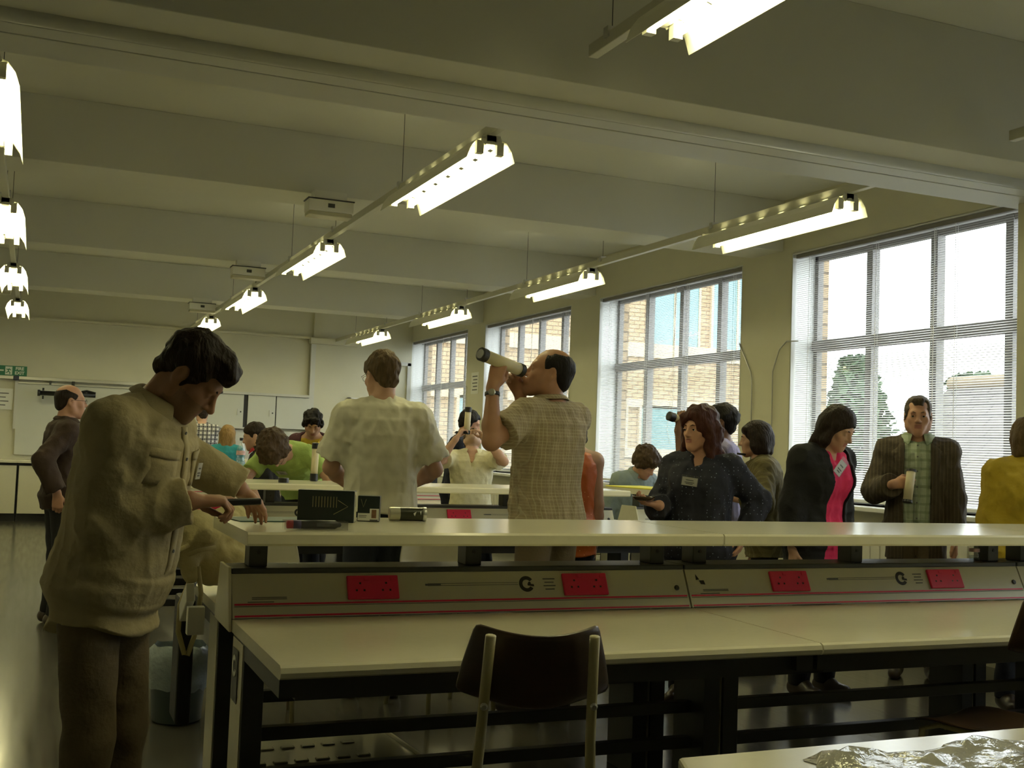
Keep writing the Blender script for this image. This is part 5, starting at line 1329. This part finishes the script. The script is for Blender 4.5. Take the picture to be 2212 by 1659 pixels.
PE['polo'] = make_person('bearded man in a cream polo shirt looking straight up through a tube', (3.70, 9.64), 200, H=1.70, b=1.08, seat=.655, lean=-4, head=(0, -58, 0), skin='fair', stubble=True, hair=('short', 'brown'), legm=M_jean, h=.006,
    R=dict(at=(3.455, 9.42, 1.41), hint=(1, .1, -1.1), dir=(.55, .0, .8), palm=(.9, -.1, -.3), curl=.55, thumb=.5), L=dict(at=(3.73, 9.38, 1.41), hint=(-1, .1, -1.0), dir=(-.6, .1, .75), palm=(-.9, .1, -.3), curl=.55, thumb=.5),
    top=dict(name='polo_shirt', m=cl('cream_pique', (0.66, 0.62, 0.42)), hem=.86, sleeve='short', fit=.020, fold=.008, vee=.13, neck=.085), collar=dict(m=_M['cream_pique'], gap=34, tip=.05))
PE['tee'] = make_person('man in a white T-shirt standing with his back to the camera', (1.74, 5.90), 13, H=1.85, b=1.0, head=(-24, 10, 0), hair=('short', 'ltbrown'), hn=(.006, 60), glasses=True, legm=M_jean, h=.0055, skin='fair',
    L=dict(at=(1.66, 6.20, 1.10), hint=(-.9, -.6, -.8), dir=(.5, .8, .1)), R=dict(at=(1.98, 6.12, 1.12), hint=(.9, -.6, -.8), dir=(-.3, .9, .1)),
    top=dict(name='white_tshirt', m=cl('white_jersey', (0.66, 0.64, 0.52), .15, 50, .04), hem=.93, sleeve='short', len=.80, fit=.026, slack=.022, fold=.013, vfold=.85, neck=.075, neckw=.070, flare=.02, seed=6))
M_check = stripes_mat('fawn_small_check', (0.30, 0.24, 0.15), ((0, .016, .2, (0.50, 0.45, 0.32), .5), (2, .016, .2, (0.50, 0.45, 0.32), .5), (0, .064, .10, (0.14, 0.10, 0.07), .25), (2, .064, .10, (0.14, 0.10, 0.07), .25)))
PE['check'] = make_person('balding man in a fawn checked shirt looking up through a tube', (2.46, 5.30), -22, H=1.87, b=1.02, belly=.02, head=(-44, -12, 0), skin='tan', hair=('ring', 'black'), hn=(.002, 80), legm=M_khaki, h=.005, nose=1.05, brows=False,
    L=dict(at=(2.075, 5.16, 1.645), hint=(-.9, -.2, -1.1), dir=(.28, .02, 1), palm=(.42, .9, .05), curl=.45, thumb=.55), R=dict(at=(2.33, 5.40, 1.63), hint=(.15, .4, -1.2), dir=(-.55, -.3, .75), palm=(-.3, -.9, .1), curl=.5, thumb=.5), watch='L',
    top=dict(name='checked_shirt', m=M_check, hem=.84, sleeve='short', len=.70, fit=.022, slack=.020, fold=.010, vfold=.75, neck=.08, neckw=.066, seed=3), collar=dict(m=M_check, gap=28, tip=.03))
PE['orange'] = make_person('woman in a sleeveless orange sequinned top behind the checked shirt', (2.96, 6.06), 8, H=1.60, fem=True, b=1.02, head=(-20, 10, 0), hair=('bob', 'dkbrown'), legm=M_blkcloth, h=.007, skin='fair', brows=False,
    L=dict(at=(2.88, 6.32, 1.02), hint=(-.6, -1, -.5)), top=dict(name='orange_top', m=dots_mat('orange_sequin_cloth', (0.46, 0.10, 0.012), (0.9, 0.55, 0.25), 38, .10, .5), hem=.80, sleeve='none', fit=.014, neckw=.09))
PE['curly'] = make_person('person with curly brown hair in a pale blue denim shirt, sitting head bowed', (5.20, 9.42), 172, H=1.72, seat=.535, lean=10, curl=16, head=(-14, 18, 0), hscale=1.08, hair=('curly', 'brown', 1.12), hn=(.010, 70), legm=M_jean, h=.007, skin='ruddy',
    top=dict(name='denim_shirt', m=cl('pale_denim', (0.22, 0.27, 0.27)), hem=.84, sleeve='long', fit=.020, fold=.008), collar=dict(m=_M['pale_denim'], gap=34, tip=.05))
PE['lav'] = make_person('person in lavender raising a tube, hidden behind the woman in navy', (4.26, 6.42), -54, H=1.69, skin='dark', hair=('short', 'black'), head=(0, -8, 0), legm=M_blkcloth, h=.007,
    L=dict(at=(3.905, 6.40, 1.505), hint=(-.3, .3, -1.2), dir=(.25, .0, 1), palm=(.42, .9, .1), curl=.5, thumb=.5), top=dict(name='lavender_shirt', m=cl('lavender_cotton', (0.24, 0.22, 0.36)), hem=.82, sleeve='short', fit=.022, slack=.02))
PE['navy'] = make_person('woman with auburn hair in a dotted navy blouse facing the camera', (3.40, 5.32), 226, H=1.60, fem=True, b=1.16, belly=.03, head=(26, 4, 0), skin='ruddy', hair=('shoulder', 'red', 1.14), hn=(.009, 48), legm=M_blkcloth, h=.005, hscale=1.06, eyes=(0, 1, 0), nose=.95,
    R=dict(at=(3.09, 5.24, 1.075), hint=(.6, -.9, -1), dir=(-.95, .25, .12), palm=(-.2, .1, 1), curl=.5, thumb=.5), L=dict(at=(3.58, 5.16, .92), hint=(-.7, -1, 0)),
    top=dict(name='dotted_blouse', m=dots_mat('navy_dotted_cloth', (0.009, 0.010, 0.022), (0.22, 0.26, 0.34), 52, .14), hem=.78, sleeve='long', len=.85, fit=.018, slack=.016, fold=.010, vee=.13, neck=.085, neckw=.07), badge=(6, .02, -6, (.085, .045), .055))
PE['bob'] = make_person('woman with a brown bob in an olive blouse, in profile facing left', (4.33, 6.02), -56, H=1.58, fem=True, b=1.08, lean=4, head=(0, 4, 0), skin='fair', hair=('pageboy', 'dkbrown'), hn=(.003, 50), legm=M_blkcloth, h=.006,
    L=dict(at=(4.00, 5.96, 1.10), hint=(-.8, -.8, -.7), dir=(-.8, .4, .1)), watch='L',
    top=dict(name='olive_blouse', m=stripes_mat('olive_striped_cloth', (0.085, 0.068, 0.020), ((0, .03, .3, (0.15, 0.125, 0.045), .6),)), hem=.80, sleeve='long', len=.55, fit=.024, slack=.016, fold=.010))
PE['pink'] = make_person('woman in a pink blouse and black cardigan smiling down to the right', (4.20, 5.34), 172, H=1.68, fem=True, b=1.04, lean=4, curl=6, head=(-12, 22, 0), skin='fair', hair=('parted', 'dkbrown'), hn=(.004, 45), legm=M_blkcloth, h=.005, nose=1.05,
    top=dict(name='pink_blouse', m=cl('hot_pink_cloth', (0.66, 0.025, 0.115), .3, 40), hem=.78, sleeve='none', fit=.012, fold=.010, vfold=.8, vee=.12, neck=.085), over=dict(name='black_cardigan', m=M_blkcloth, hem=.74, sleeve='long', fit=.030, fold=.006, open=(.075, .085, -.02)), badge=(7, .035, -38, (.055, .085), .060))
M_jk = stripes_mat('brown_pinstripe_tweed', (0.050, 0.036, 0.020), ((0, .022, .22, (0.10, 0.075, 0.045), .7),))
M_gck = stripes_mat('pale_green_check', (0.40, 0.46, 0.36), ((0, .055, .30, (0.20, 0.26, 0.16), .6), (2, .055, .30, (0.20, 0.26, 0.16), .6)))
PE['jacket'] = make_person('man in a brown pinstripe jacket and pale checked shirt facing the camera', (5.20, 5.62), 222, H=1.77, b=1.0, skin='ruddy', hair=('tidy', 'grey'), hn=(.003, 60), legm=M_khaki, h=.005, eyes=(0, 1, 0), head=(0, 4, 0),
    R=dict(at=(4.90, 5.49, 1.215), hint=(.7, -.6, -1), dir=(.88, -.42, .16), palm=(.40, .90, -.05), curl=(.7, .75, .8, .8), thumb=.6),
    top=dict(name='checked_shirt', m=M_gck, hem=.86, sleeve='none', fit=.012, neck=.08, neckw=.068, vee=.05), over=dict(name='jacket', m=M_jk, hem=.74, sleeve='long', len=.86, fit=.028, slack=.012, fold=.007, open=(.075, .085, 0), neck=.10, neckw=.085), collar=dict(m=M_gck, gap=26, tip=.05, r=.064), lapel=(M_jk, .030, .078), placket=(M_gck, .012, 1.5))
PE['yellow'] = make_person('person in a mustard yellow shirt cut by the right edge of the photo', (5.14, 4.70), 205, H=1.63, fem=True, b=1.18, skin='fair', hair=('pageboy', 'ltbrown'), head=(-40, 5, 0), legm=M_jean, h=.007,
    top=dict(name='yellow_shirt', m=cl('mustard_yellow_cotton', (0.36, 0.26, 0.015)), hem=.78, sleeve='long', len=.8, fit=.024, slack=.02, fold=.010), collar=dict(m=_M['mustard_yellow_cotton'], gap=34, tip=.05))
# telescopes people hold
scope('cream telescope tube raised to the eye of the man in the checked shirt', (1.985, 5.112, 1.806), (2.262, 5.225, 1.744), .031, (.035, .03))
scope('cream telescope tube held straight up by the man in the polo shirt', (3.555, 9.417, 1.457), (3.557, 9.40, 1.702), .028, (.035, .045))
scope('cream telescope tube raised behind the woman in the navy blouse', (3.832, 6.412, 1.600), (4.035, 6.44, 1.556), .028, (.045, .03))
scope('cream telescope tube held upright by the man in the pinstripe jacket', (4.925, 5.402, 1.105), (4.975, 5.425, 1.312), .027, (.018, .018))

# things in hands
def on_hand(name, label, cat, g, m, loc, rot=(0, 0, 0), **k):
    ob = g.build(name, m, **k); ob.location = loc; ob.rotation_euler = rot; return tag(ob, label, cat)
on_hand('dark_handset', 'slim black plastic bar held out in the right hand of the man in tan', 'bar', G().bx(-.075, -.012, -.010, .075, .012, .010), M_black, (.575, 3.462, 1.160), (0, math.radians(-2), math.radians(10)), bevel=.004)
on_hand('shiny_dish', 'small dark shiny dish held in the hand of the woman in navy', 'dish', G().lathe([(.02, 0), (.05, .006), (.062, .022), (.060, .024), (.045, .010), (.005, .006)], (0, 0, 0), None, 24), mat('glossy_dark_glaze', (0.05, 0.028, 0.012), 0.08, var=0.2, vscale=30), (3.00, 5.25, 1.098), smooth=True)
on_hand('pen', 'dark pen between the lips of the woman with the brown bob', 'pen', G().tube([(0, 0, 0), (.055, 0, -.004)], [.006, .0075], 10), M_black, (4.16, 6.10, 1.368), (0, 0, math.radians(-28)), smooth=True)
bpy.context.view_layer.update()
